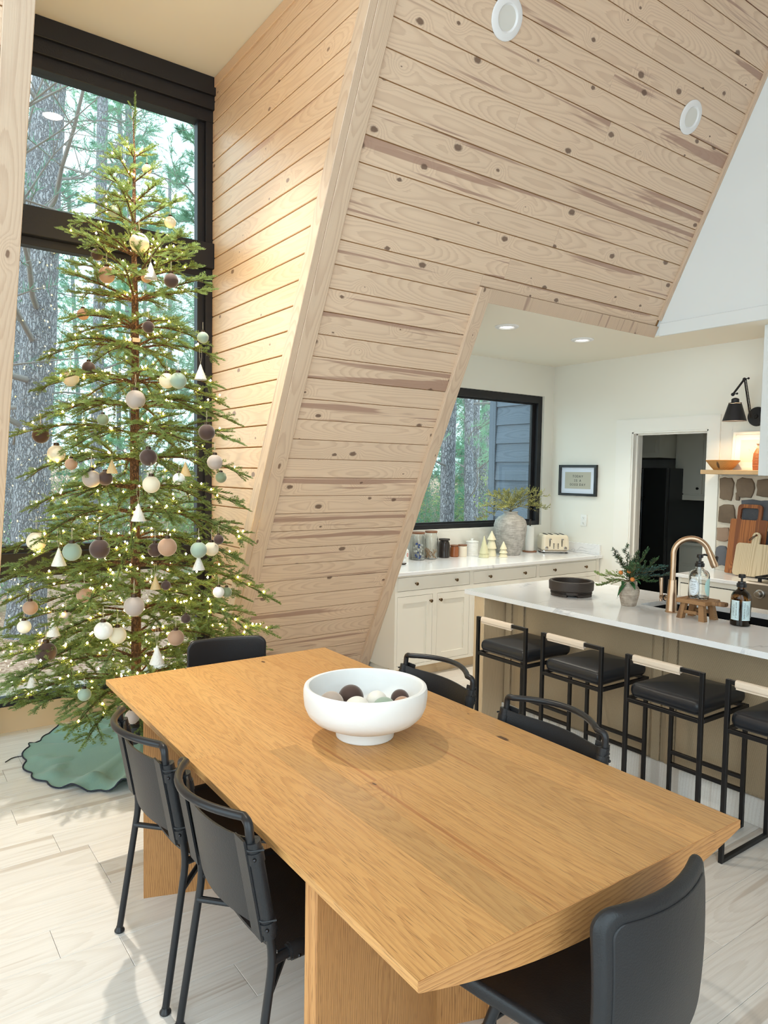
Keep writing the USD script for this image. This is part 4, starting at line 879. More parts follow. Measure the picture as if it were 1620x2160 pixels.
def spray(rs, base, d, L, kind):
    """A feathery stem: main axis, side twigs, small leaves. Returns (leaf mesh, twig mesh)."""
    V, F, tw = [], [], []
    def add(p, dd, up, l, w):
        v, f = blade(p, dd, up, l, w); k = len(V); V.extend(v); F.extend([[a + k for a in t] for t in f])
    d = d / np.linalg.norm(d); side = np.cross(d, [0, 0, 1.0]); side = side / (np.linalg.norm(side) + 1e-9); n = np.cross(side, d)
    droop = kind.get('droop', .15); k = kind['twigs']; ax = []
    for i in range(13):
        t = i / 12; ax.append(base + d * L * t - np.array([0, 0, 1]) * droop * L * t * t + n * .02 * math.sin(t * 5 + rs.random()))
    ax = np.array(ax); tw.append(tube(ax, np.linspace(.0022, .0008, 13), 5))
    for i in range(k):
        t = .12 + .86 * i / k; p = ax[min(int(t * 12), 11)] + (ax[min(int(t * 12) + 1, 12)] - ax[min(int(t * 12), 11)]) * (t * 12 % 1)
        ang = rs.uniform(-1, 1) * kind.get('flat', .5) + (0 if i % 2 else PI); td = d * .75 + side * math.cos(ang) * .7 + n * math.sin(ang) * .7 + np.array([rs.gauss(0, .12) for _ in range(3)]); td /= np.linalg.norm(td)
        l = kind['tl'] * L * (1 - .75 * t) * rs.uniform(.7, 1.15); m = kind['leaves']
        tw.append(tube([p, p + td * l * .5, p + td * l - [0, 0, l * .1]], [.0012, .0009, .0005], 4))
        for j in range(m):
            q = p + td * l * (j + .6) / m; a2 = rs.uniform(0, 6.28) if kind.get('round') else (0 if j % 2 else PI) + rs.gauss(0, .4)
            s2 = np.cross(td, n); s2 /= np.linalg.norm(s2) + 1e-9; ld = td * kind.get('lean', .8) + s2 * math.cos(a2) * .8 + np.cross(s2, td) * math.sin(a2) * .8
            add(q, ld, np.array([rs.gauss(0, 1), rs.gauss(0, 1), 1.0]), kind['ll'] * rs.uniform(.7, 1.2), kind['lw'])
    return T(V, F), cat(tw)
KJ = dict(twigs=24, tl=.44, leaves=16, ll=.0135, lw=.0036, flat=.4, droop=.1)
KF = dict(twigs=20, tl=.20, leaves=18, ll=.018, lw=.0018, flat=1.6, round=True, droop=.02, lean=.5)
rv = random.Random(5); B0 = np.array([0, 0, .135])
for (d, L, m, kd) in (((-.30, .62, .30), .215, 'pale_juniper', KJ), ((-.22, .70, .02), .20, 'pale_juniper', KJ), ((-.16, .30, .9), .235, 'fir_spray', KF), ((-.02, .03, 1), .25, 'fir_spray', KF), ((.12, -.30, .95), .26, 'juniper', KJ), ((.05, -.12, 1), .22, 'juniper', KJ), ((.12, -.55, .75), .25, 'juniper', KJ), ((.25, -.72, .42), .25, 'blue_juniper', KJ), ((-.05, -.7, .3), .19, 'juniper', KJ), ((.1, -.7, .62), .255, 'blue_juniper', KJ), ((-.28, .12, .85), .2, 'fir_spray', KF), ((-.3, -.35, .7), .2, 'juniper', KJ)):
    lf, tw_ = spray(rv, B0, np.array(d, float), L, kd); s_ = part(iv, 'sprig', lf, m, smooth=False); part(s_, 'stem', tw_, 'twig')
for (p, d) in (((-.02, -.01, .145), (-.3, -.55, .12)), ((-.02, -.0, .145), (-.5, .10, -.25)), ((0, -.02, .15), (-.2, -.75, .45)), ((-.02, .01, .14), (-.6, -.2, .3))):
    p, d = np.array(p), np.array(d); d = d / np.linalg.norm(d); s = np.cross(d, [0, 0, 1.]); s /= np.linalg.norm(s); V = []
    for i in range(8):
        t = i / 7; c = p + d * .085 * t - np.array([0, 0, .05]) * t * t; w = .014 * math.sin(PI * min(1, t * .93 + .07)) ** .8; V += [c - s * w + [0, 0, w * .4], c, c + s * w + [0, 0, w * .4]]
    F = [];
    for i in range(7):
        for j in (0, 1): a = i * 3 + j; F += [[a, a + 1, a + 4], [a, a + 4, a + 3]]
    part(iv, 'leaf', T(V, F), 'broad', smooth=True)
for p in ((-.045, -.052, .17), (-.035, -.02, .215), (-.04, .035, .20)): part(iv, 'orange_fruit', ball(.0135, p, 2), 'orange')

# ---- things on the worktop under the window
def place(px, py, r): v = np.array([px, py]) * .975; return np.array([v[0] + r * .585, min(v[1] + r * .811, KY - r - .012), CZ])
def glass_jar(par, r, h, mat='clearglass', n=40):
    t = .003; part(par, 'glass', lathe([(0, 0), (r - .008, 0), (r - .002, .004), (r, .012), (r, h * .80), (r - .004, h * .86), (r * .82, h * .92), (r * .80, h), (r * .80 - t, h), (r * .82 - t, h * .915), (r - .004 - t, h * .855), (r - t, h * .79), (r - t, .014), (r - .010, .006), (0, .006)], n), mat)
    return r
def round_lid(par, r, z, h, mat, b=.003): part(par, 'lid', lathe([(0, z), (r - b, z), (r, z + b), (r, z + h - b), (r - b, z + h), (0, z + h)], 40), mat)
j1 = thing('candy_jar', 'tall glass jar of blue and white wrapped candies with wooden lid', 'jar', at=(p1_ := place(4.16, 5.229, .07)).tolist())
glass_jar(j1, .068, .24); round_lid(j1, .0615, .2405, .018, 'lid')
j2 = thing('stirrer_jar', 'tall glass jar of wooden stir sticks with brown wooden lid', 'jar', at=(p2_ := place(4.315, 5.188, .066)).tolist())
glass_jar(j2, .064, .245); round_lid(j2, .058, .2455, .018, 'lid')
M['candyblue'] = plain('candy_blue', lin(44, 84, 168), .35); M['candywhite'] = plain('candy_white', lin(236, 234, 228), .4)
rc = random.Random(21); spots = []
tries = 0
while len(spots) < 30 and tries < 6000:
    tries += 1; a, q = rc.uniform(0, 6.28), .046 * math.sqrt(rc.random()); c = np.array([q * math.cos(a), q * math.sin(a), .019 + .135 * rc.random() ** 1.1])
    if all(np.linalg.norm(c - s) > .0235 for s in spots): spots.append(c)
cp = {}
for i, c in enumerate(spots):
    k = 'blue' if (c[2] < .05 and rc.random() < .75) or rc.random() < .25 else 'white'
    at = Gf.Matrix4d(); R = trimesh.transformations.euler_matrix(rc.uniform(0, 6), rc.uniform(0, 6), rc.uniform(0, 6)); R4 = np.eye(4); R4[:3, :3] = R[:3, :3].T; R4[3, :3] = p1_ + c; at = Gf.Matrix4d(R4.tolist())
    lb = 'small %s wrapped candy inside the tall glass candy jar' % k; gp = '%s candies in the glass jar' % k
    if k not in cp:
        cp[k] = thing('candy', lb, 'candy', gp, at=at)
        part(cp[k], 'wrapper', bx(-.0095, .0095, -.0085, .0085, -.0075, .0075, .003), 'candy' + k); part(cp[k], 'twist', cat([hull([(s * .009, 0, 0), (s * .0128, .006, .001), (s * .0128, -.006, .001), (s * .0128, .005, -.001), (s * .0128, -.005, -.001), (s * .009, .002, 0)]) for s in (-1, 1)]), 'candy' + k)
    else: dup(cp[k], at, lb, gp)
M['stick'] = plain('stick_wood', lin(206, 168, 128), .7)
st_ = None; rk = random.Random(9)
for i in range(22):
    a = i / 22 * 2 * PI + rk.uniform(-.1, .1); b = a + rk.choice([-1, 1]) * rk.uniform(1.2, 2.2); z0, L = .010, rk.uniform(.10, .125)
    p = np.array([.050 * math.cos(a), .050 * math.sin(a), z0]); q = np.array([.053 * math.cos(b), .053 * math.sin(b), 0]); hq = math.sqrt(max(L * L - np.sum((q - p)[:2] ** 2), .002)); q[2] = z0 + hq; d = (q - p) / np.linalg.norm(q - p); x, y, z = frame_at(d)
    at = mat4(p2_ + p, d, x, y)
    if st_ is None:
        st_ = thing('stir_stick', 'wooden stir stick leaning inside the tall glass stirrer jar', 'stir stick', 'stir sticks in the glass jar', at=at); part(st_, 'stick', bx(0, .112, -.0035, .0035, -.0012, .0012, .0005), 'stick')
    else: dup(st_, at, 'wooden stir stick leaning inside the tall glass stirrer jar')
j3 = thing('dark_canister', 'dark brown glass canister with a dark wooden lid', 'jar', at=place(4.506, 5.216, .052).tolist())
part(j3, 'glass', lathe([(0, 0), (.046, 0), (.052, .006), (.053, .02), (.053, .125), (.048, .145), (.043, .152), (.043, .158), (0, .158)], 40), plain('smoked_glass', lin(46, 40, 38), .12)); round_lid(j3, .0535, .166, .015, 'darkwood'); part(j3, 'lid_neck', lathe([(0, .158), (.038, .158), (.038, .166), (0, .166)], 24), 'darkwood')
j4 = thing('amber_candle', 'short amber glass jar with wooden lid beside the dark canister', 'jar', at=place(4.648, 5.23, .042).tolist())
part(j4, 'glass', lathe([(0, 0), (.038, 0), (.042, .005), (.042, .085), (.037, .096), (.036, .102), (0, .102)], 36), plain('amber_jar', lin(150, 88, 52), .2)); round_lid(j4, .041, .103, .012, 'lid')
j5 = thing('cream_candle', 'short cream ceramic jar with wooden lid beside the amber jar', 'jar', at=place(4.735, 5.206, .043).tolist())
part(j5, 'pot', lathe([(0, 0), (.041, 0), (.043, .003), (.043, .098), (.041, .102), (0, .102)], 36), plain('cream_pot', lin(236, 226, 208), .4)); round_lid(j5, .044, .103, .014, 'lid')
j6 = thing('white_canister', 'white ribbed ceramic canister with a knobbed lid', 'canister', at=place(4.866, 5.206, .06).tolist())
part(j6, 'pot', lathe([(0, 0), (.058, 0), (.061, .003)] + [(.0605 + .0008 * math.cos(z * 900), z) for z in np.linspace(.006, .125, 60)] + [(.058, .13), (0, .13)], 44), 'white_gloss')
part(j6, 'lid', lathe([(0, .131), (.062, .131), (.064, .135), (.062, .142), (.03, .148), (.008, .15), (.011, .156), (.0125, .163), (.009, .168), (0, .169)], 40), 'white_gloss')
bg = single('paper_bag', hull([(x, y, z) for x in (-.028, .028) for y in (-.02, .02) for z in (0, .10)] + [(x, 0, .118) for x in (-.026, .026)]), 'paper', 'white paper bag with a round red mark beside the candy jar', 'bag', at=rz4(place(3.985, 5.16, .03), .5))
stk = lathe([(0, .0), (.017, 0), (.017, .0006), (0, .0006)], 24); stk2 = on_plane(stk, (0, -.0206, .062), (1, 0, 0), (0, 0, 1), (0, -1, 0))
part(bg, 'sticker', stk2, plain('sticker_red', lin(206, 110, 100), .6)); part(bg, 'sticker_dot', on_plane(lathe([(0, 0), (.008, 0), (.008, .0004), (0, .0004)], 20), (0, -.0214, .062), (1, 0, 0), (0, 0, 1), (0, -1, 0)), 'paper')
cu = thing('espresso_cup', 'white cup on dark saucer tucked behind the leaning trim', 'cup', at=place(3.845, 5.02, .03).tolist())
part(cu, 'saucer', lathe([(0, 0), (.024, 0), (.036, .008), (.037, .011), (.022, .006), (0, .005)], 32), 'darkwood'); part(cu, 'cup', lathe([(0, .006), (.02, .006), (.024, .012), (.03, .05), (.031, .054), (.028, .053), (.022, .014), (0, .01)], 32), 'white_gloss')
M['mintglaze'] = plain('mint_glaze', lin(214, 210, 172), .35); M['creamglaze'] = plain('cream_glaze', lin(230, 222, 192), .35)
def tier(levels, n=36):
    pr = [(0, 0)]
    for z0, r0, z1, r1 in levels: pr += [(r0 - .003, z0), (r0, z0 + .003), ((r0 + r1) / 2 + .001, (z0 + z1) / 2), (r1, z1)]
    return lathe(pr + [(0, levels[-1][2] + .002)], n)
single('ceramic_tree', tier([(0, .05, .036, .041), (.036, .046, .208, .003)]), 'mintglaze', 'smooth pale ceramic cone tree, the leftmost of the three', 'ornament', 'ceramic trees on the worktop', at=place(4.872, 5.043, .045).tolist())
single('ceramic_tree', tier([(0, .05, .075, .037), (.075, .051, .16, .026), (.16, .044, .248, .003)]), 'creamglaze', 'tall three tiered ceramic tree standing against the stone vase', 'ornament', 'ceramic trees on the worktop', at=place(5.013, 5.082, .05).tolist())
single('ceramic_tree', tier([(0, .043, .038, .026), (.038, .041, .076, .022), (.076, .036, .15, .003)]), 'creamglaze', 'small three tiered ceramic tree in front of the stone vase', 'ornament', 'ceramic trees on the worktop', at=place(5.076, 4.98, .04).tolist())
bv = thing('stone_vase', 'large rough grey stone vase with dried fern stems on the worktop', 'vase', at=(5.18, 5.005, CZ))
g = np.linspace(0, 1, 30); vm = lathe([(0, 0), (.095, 0), (.10, .006), (.125, .07), (.150, .16), (.163, .25), (.163, .30), (.15, .345), (.12, .378), (.083, .395), (.070, .405), (.068, .418), (.075, .430), (.07, .433), (.058, .425), (.058, .405), (.08, .385), (0, .36)], 64)
vm.vertices = vm.vertices * (1 + .012 * (meshkit.fbm(vm.vertices * 14, 3) - .5)[:, None])
part(bv, 'body', vm, vasemat('rough_stone', lin(150, 146, 140), lin(196, 192, 186)))
KE = dict(twigs=18, tl=.42, leaves=16, ll=.024, lw=.0036, flat=.9, droop=.35, lean=.7); rf = random.Random(8); B1 = np.array([0, 0, .42])
for d, L in (((-.55, -.05, .62), .36), ((-.75, -.1, .45), .38), ((-.8, .02, .18), .34), ((-.45, .0, .8), .30), ((-.15, .02, .85), .26), ((.25, -.02, .75), .26), ((.42, -.08, .62), .36), ((.62, -.12, .58), .42), ((.72, -.1, .36), .40), ((.45, -.1, .28), .32), ((-.35, -.14, .25), .26), ((.3, -.1, .9), .30)):
    lf, tw_ = spray(rf, B1, np.array(d, float), L * 1.3, KE); s_ = part(bv, 'fern_stem', lf, 'fern', smooth=False); part(s_, 'stem', tw_, 'twig')
tw = thing('paper_towel_holder', 'paper towel roll on a dark wooden holder behind the stone vase', 'paper towel', at=(5.56, 5.09, CZ))
part(tw, 'holder_base', lathe([(0, 0), (.072, 0), (.075, .003), (.075, .009), (.072, .012), (0, .012)], 40), 'lid'); part(tw, 'roll', lathe([(.018, .013), (.044, .013), (.045, .015), (.045, .268), (.044, .27), (.018, .27)], 36), 'paper'); part(tw, 'rod', lathe([(0, .012), (.007, .012), (.007, .285), (.012, .29), (.014, .30), (.009, .325), (.012, .34), (0, .342)], 20), 'darkwood')
# toaster
M['toaster'] = plain('cream_enamel', lin(234, 222, 198), .18); M['chrome'] = plain('chrome', lin(214, 214, 214), .12, 1.0)
to = thing('toaster', 'cream enamel four slice toaster with chrome base by the outlet wall', 'toaster', at=rz4((5.765, 4.955, CZ), -.62))
def tshape(v):
    v = v.copy(); z = v[:, 2]; k = 1 - .09 * np.clip(z / .19, 0, 1) ** 2; v[:, 0] *= k; v[:, 1] *= k; return v
tb_ = slab(rrect(.29, .26, .035, 6), .165, .028, 5, .003, 5); tb_.apply_translation([0, 0, .105])
part(to, 'body', warp(tb_, tshape), 'toaster', smooth=50); part(to, 'chrome_base', moved(slab(rrect(.298, .268, .038, 6), .02, .004, 3, 0, 2), (0, 0, .022)), 'chrome')
for sx in (-1, 1):
    for sy in (-1, 1): part(to, 'foot', lathe([(0, 0), (.014, 0), (.014, .013), (0, .013)], 16, (sx * .115, sy * .1, 0)), 'blackplastic')
for x in (-.085, -.033, .033, .085): part(to, 'slot', bx(x - .011, x + .011, -.085, .085, .186, .1915, .002), 'iron')
for x in (-.062, .062):
    part(to, 'lever_slot', bx(x - .0035, x + .0035, -.131, -.118, .07, .15, .001), 'iron'); part(to, 'lever', cat([bx(x - .013, x + .013, -.152, -.138, .138, .152, .004), bx(x - .003, x + .003, -.14, -.12, .142, .148)]), 'chrome')
    m = lathe([(0, 0), (.016, 0), (.016, .012), (.013, .016), (0, .017)], 24); part(to, 'dial', on_plane(m, (x * 1.55, -.128, .056), (1, 0, 0), (0, 0, 1), (0, -1, 0)), 'chrome')
for z in (.056, .076, .096):
    for x in (-.022, .022): part(to, 'button', on_plane(lathe([(0, 0), (.0075, 0), (.0075, .004), (0, .005)], 16), (x, -.1275, z), (1, 0, 0), (0, 0, 1), (0, -1, 0)), 'stainless')
    part(to, 'indicator', bx(-.003, .003, -.1305, -.126, z - .001, z + .001), 'iron')

# ---- sign and outlet on the pantry wall
sg = thing('wall_sign', 'black framed TODAY IS A GOOD DAY print above the outlet', 'picture')
so, su, sv_, sw_ = np.array([PX - .002, 4.838, 1.650]), np.array([0, -1.0, 0]), np.array([0, 0, 1.0]), np.array([-1.0, 0, 0])
M['frame_black'] = plain('frame_black', lin(22, 22, 24), .35); M['mountwhite'] = plain('mount_white', lin(222, 230, 244), .7); M['greyprint'] = plain('grey_print', lin(186, 184, 170), .8)
framed(sg, so, su, sv_, sw_, .482, .322, .026, .03, 'frame_black', 'mountwhite', 'greyprint', .048)
def sign_line(txt, h, y, adv):
    ms, x = [], 0
    for c in txt:
        if c == ' ': x += adv * .8; continue
        m = meshkit.text_mesh(c, h, .0008); b = m.bounds; m.apply_translation([x - b[0, 0], 0, 0]); x += b[1, 0] - b[0, 0] + adv * .45; ms.append(m)
    m = cat(ms); b = m.bounds; m.apply_translation([-(b[0, 0] + b[1, 0]) / 2, y, .0143]); return m
part(sg, 'lettering', on_plane(cat([sign_line('TODAY', .024, .030, .019), sign_line('IS A', .024, -.014, .022), sign_line('GOOD DAY', .024, -.056, .017)]), so, su, sv_, sw_), 'ink', smooth=False)
0 and part(sg, 'glass', on_plane(ext(sbox(-.214, -.134, .214, .134), .019, .021), so, su, sv_, sw_), 'pane', smooth=False)
ou = thing('wall_outlet', 'white duplex wall outlet beneath the black framed sign', 'outlet')
oo = np.array([PX - .001, 4.753, 1.239]); part(ou, 'cover_plate', on_plane(slab(rrect(.078, .118, .006, 4), .008, .003, 3, 0, 2), oo + [-.004, 0, 0], su, sv_, sw_), 'white_gloss')
for z in (-.026, .026):
    q = part(ou, 'socket', on_plane(slab(rrect(.034, .034, .012, 5), .005, .001, 3, 0, 2), oo + [-.0085, 0, z], su, sv_, sw_), 'white_gloss')
    part(q, 'slot', on_plane(cat([bx(-.008, -.006, -.002, .008, 0, .0006), bx(.006, .008, -.002, .007, 0, .0006), bx(-.003, .003, -.011, -.006, 0, .0006)]), oo + [-.011, 0, z], su, sv_, sw_), 'ink', smooth=False)

# ---- recessed lights
M['lamp_white'] = plain('lamp_trim', lin(240, 242, 246), .45)
M['lens_off'] = plain('lens_frosted', lin(226, 226, 222), .6)
def downlight(label, group, at, lens, r=.098):
    t = thing('recessed_light', label, 'ceiling light', group, at=at)      # w towards the room
    part(t, 'trim_ring', lathe([(r, 0), (r, .004), (r - .006, .009), (r * .70, .013), (r * .64, .012), (r * .56, .003), (r * .50, .0005)], 48), 'lamp_white')
    part(t, 'lens', lathe([(r * .60, .0005), (r * .60, .0035), (0, .0045)], 40), lens)
    return t
sl1 = downlight('round white recessed light on the sloping boards, the upper one near the tree side', 'unlit lights in the sloping boards', mat4(slope(2.893, 1.0) * 0 + np.array([2.893, Y0 - K * 4.209, 4.209]) + SNRM * .0015, (1, 0, 0), SDIR, SNRM), 'lens_off', .108)
downlight('round white recessed light on the sloping boards, close to the white gable wall', 'unlit lights in the sloping boards', mat4(np.array([4.70, Y0 - K * 4.213, 4.213]) + SNRM * .0015, (1, 0, 0), SDIR, SNRM), 'lens_off', .108)
kl = downlight('flush recessed light in the kitchen ceiling, nearer the leaning trim', 'kitchen ceiling lights', mat4((4.075, 4.03, ZC - .001), (1, 0, 0), (0, -1, 0), (0, 0, -1)), (kl_m := emit('kitchen_lens', (1, .90, .76), 3.0)), .095)
downlight('flush recessed light in the kitchen ceiling, nearer the pantry doorway', 'kitchen ceiling lights', mat4((4.95, 4.0, ZC - .001), (1, 0, 0), (0, -1, 0), (0, 0, -1)), kl_m, .095)
downlight('lit recessed light in the dormer ceiling above the Christmas tree', 'dormer light', mat4((1.228, 3.87, ZD - .001), (1, 0, 0), (0, -1, 0), (0, 0, -1)), emit('dormer_lens', (1, .88, .72), 30.0), .13)

def lamp(name, p, r, inten, col, cone):
    sp = UsdLux.SphereLight.Define(stage, '/World/' + name); sp.AddTransformOp().Set(mat4(p)); sp.CreateRadiusAttr(r); sp.CreateColorAttr(Gf.Vec3f(*col)); sp.CreateIntensityAttr(inten)
    sh = UsdLux.ShapingAPI.Apply(sp.GetPrim()); sh.CreateShapingConeAngleAttr(cone); sh.CreateShapingConeSoftnessAttr(1.0)
lamp('dormer_spot', (1.228, 3.87, ZD - .05), .04, SPOT, (1, .93, .80), 43.0)
for i, (x, y) in enumerate(((4.075, 4.03), (4.95, 4.0))): lamp('kitchen_spot_%d' % i, (x, y, ZC - .05), .045, KSPOT, (1, .92, .78), 55.0)

# ---- pantry seen through the doorway
M['darkcab'] = plain('pantry_cabinet', lin(214, 212, 200), .5); M['fridge'] = plain('black_steel_fridge', lin(60, 62, 64), .3, .6)
fg = thing('fridge', 'dark french door fridge standing in the unlit pantry', 'fridge')
part(fg, 'body', bx(7.34, 8.1, 4.64, 5.55, .03, 1.80, .004), 'fridge')
for a, b in ((4.648, 5.025), (5.031, 5.54)):
    pass
part(fg, 'door', bx(7.28, 7.335, 4.642, 4.942, .66, 1.80, .008), 'fridge'); part(fg, 'door', bx(7.28, 7.335, 4.948, 5.54, .66, 1.80, .008), 'fridge'); part(fg, 'freezer_drawer', bx(7.28, 7.335, 4.642, 5.54, .05, .65, .008), 'fridge')
for y in (4.915, 4.978): part(fg, 'handle', tube(bend_path([(7.28, y, 1.46), (7.225, y, 1.44), (7.225, y, .76), (7.28, y, .74)], .05, 6), .009, 10), 'fridge')
part(fg, 'dispenser', bx(7.273, 7.281, 5.06, 5.25, 1.02, 1.3, .003), 'blackplastic')
pc = thing('pantry_cabinet', 'dark grey pantry cabinets with black knobs beside the fridge', 'cabinet')
part(pc, 'carcass', cat([bx(7.30, 8.2, 4.76, 5.6, 1.92, 2.54), bx(7.62, 8.2, 2.75, 4.75, 1.49, 2.54), bx(7.55, 8.2, 2.75, 4.62, .1, .93)]), 'darkcab', smooth=False)
part(pc, 'valance', bx(7.60, 7.64, 2.75, 4.75, 1.44, 1.50, .003), 'darkcab'); part(pc, 'counter', bx(7.5, 8.2, 2.75, 4.62, .931, .965, .003), 'darkcab')
for a, b, z0, z1, x in ((4.41, 4.72, 1.515, 2.5, 7.62), (4.06, 4.375, 1.515, 2.5, 7.62), (3.7, 4.03, 1.515, 2.5, 7.62)):
    d = part(pc, 'door', bx(x - .018, x, a, b, z0, z1, .002), 'darkcab'); knob(d, (x - .018, a + .04 if a > 4.4 else b - .04, z0 + .06), (-1, 0, 0), 'darkknob')
d = part(pc, 'door', bx(7.282, 7.30, 4.80, 5.2, 1.98, 2.5, .002), 'darkcab'); knob(d, (7.282, 5.12, 2.05), (-1, 0, 0), 'darkknob')
for z0, z1 in ((.72, .90), (.44, .69), (.14, .41)):
    for a, b in ((4.12, 4.58), (3.6, 4.08)):
        d = part(pc, 'drawer', bx(7.532, 7.55, a, b, z0, z1, .002), 'darkcab'); knob(d, (7.532, (a + b) / 2, (z0 + z1) / 2), (-1, 0, 0), 'darkknob')

# ================================================================ Christmas tree in the dormer
def velvet(name, col): return plain(name, col, .75, sheen_weight=.6, sheen_roughness=.4, bump=.08, bscale=400)
VC = dict(cream=lin(232, 222, 196), sage=lin(152, 172, 156), brown=lin(70, 50, 44), tan=lin(178, 142, 116), taupe=lin(178, 164, 154), white=lin(240, 238, 230), olive=lin(128, 140, 110))
for k, c in VC.items(): M['velvet_' + k] = velvet('velvet_' + k, c)
M['cap'] = plain('ornament_cap', lin(72, 58, 46), .35, .8); M['string'] = plain('hanger_string', lin(206, 196, 170), .8)
# velvet balls in the bowl
rad_, zin = np.array([0, .06, .12, .16, .185, .196, .1985]), np.array([.058, .06, .068, .085, .11, .14, .165])
pr_, pz_ = np.linspace(0, .198, 120), None; pz_ = np.interp(pr_, rad_, zin)
def rest(rho, r):      # height of a ball's centre resting in the bowl at radius rho
    z = 0
    for s in (1, -1):
        d = np.abs(s * pr_ - rho); ok = d < r
        if ok.any(): z = max(z, (pz_[ok] + np.sqrt(r * r - d[ok] ** 2)).max())
    return z
for (rt, fw, r, c, lb) in ((-.120, -.02, .045, 'taupe', 'taupe velvet ball at the left edge of the white bowl'), (-.055, .075, .047, 'brown', 'dark brown velvet ball in the white bowl, the larger brown one'), (-.028, -.045, .047, 'white', 'off white velvet ball at the front of the white bowl'),
                           (.068, -.038, .044, 'sage', 'sage green velvet ball in the white bowl'), (.040, .062, .040, 'white', 'pale ball in the white bowl behind the sage green one'), (.125, .065, .034, 'brown', 'small dark brown ball at the right side of the white bowl'), (.132, -.005, .034, 'tan', 'small tan ball low at the right side of the white bowl')):
    p = BC + np.array([.8107, -.5852, 0]) * rt + np.array([.585, .809, 0]) * fw; p[2] = TH + rest(math.hypot(rt, fw), r) + .001
    single('velvet_ball', ball(r, (0, 0, 0), 3), 'velvet_' + c, lb, 'ball', 'velvet balls in the bowl', at=p.tolist(), smooth=True)

TX, TY, TTOP = 1.28, 4.30, 3.82
ct = thing('christmas_tree', 'tall sparse green Christmas tree standing in the dormer window', 'Christmas tree', at=(TX, TY, 0))
def bark(name, c1, c2, sc=30):
    g = G(); P = g('texture_coordinate', out='object'); P2 = g('vector_math', math_type='add', vector1=P, vector2=g('vector_math', math_type='scale', vector1=g('noise_texture', out='color', vector=P, scale=sc * .5, detail=2.0), scale=2.2 / sc))
    q = g('mapping', vector=P2, scale=(1, 1, .22))
    n = g('voronoi_texture', vector=q, scale=float(sc), feature='distance_to_edge'); n2 = g('noise_texture', vector=P, scale=sc * 1.6, detail=5.0)
    h = g.math('add', g.math('multiply', g.ss(n, 0, .3), .7), g.math('multiply', n2, .9))
    return g.done(name, g('principled_bsdf', base_color=g.mix(g.ss(h, .3, 1.1), c1, c2), roughness=.9, normal=g('bump', height=h, strength=.9, distance=.02)))
M['treebark'] = bark('tree_bark', lin(74, 52, 38), lin(124, 92, 68), 60)
def needle_mat():
    g = G(); r = g('object_info', out='random'); x = g('separate_xyz', out='x', vector=g('texture_coordinate', out='object'))
    col = g.mix(r, lin(110, 128, 60), lin(150, 166, 98)); col = g.mix(g.math('multiply', r, .25), col, lin(134, 184, 150))
    p = g('principled_bsdf', base_color=col, roughness=.45, specular_ior_level=.35); t = g('translucent_bsdf', color=col)
    return g.done('fir_needles', g('mix_closure', fac=.35, closure1=p, closure2=t))
M['needles'] = needle_mat()
rt = random.Random(4)
part(ct, 'trunk', tube([(0, 0, .0), (.004, .003, .8), (-.004, 0, 1.7), (.004, 0, 2.5), (-.004, 0, 3.1), (.002, 0, 3.5), (-.006, .002, TTOP - .05)], [.030, .0285, .026, .021, .013, .007, .002], 16), 'treebark')
part(ct, 'stand', cat([lathe([(0, .012), (.075, .012), (.085, .05), (.06, .15), (.036, .16), (0, .16)], 24)]), 'iron')
def tier_len(z): return np.interp(z, [.2, .6, .9, 1.2, 1.5, 1.85, 2.1, 2.4, 2.6, 2.9, 3.2, 3.36, 3.5, 3.65], [.74, .82, .84, .80, .74, .68, .59, .51, .45, .38, .25, .14, .07, .04])
whorls = [3.50, 3.36, 3.24, 3.12, 2.94, 2.80, 2.68, 2.52, 2.40, 2.20, 2.06, 1.90, 1.74, 1.58, 1.44, 1.28, 1.12, .98, .84, .70, .56, .43, .32]
SP, SQ, SS, bulbs, wires = [], [], [], [], []
def add_sprig(p, d, up, s): SP.append(p); SQ.append(quat_from(d, up)); SS.append([s, s, s])
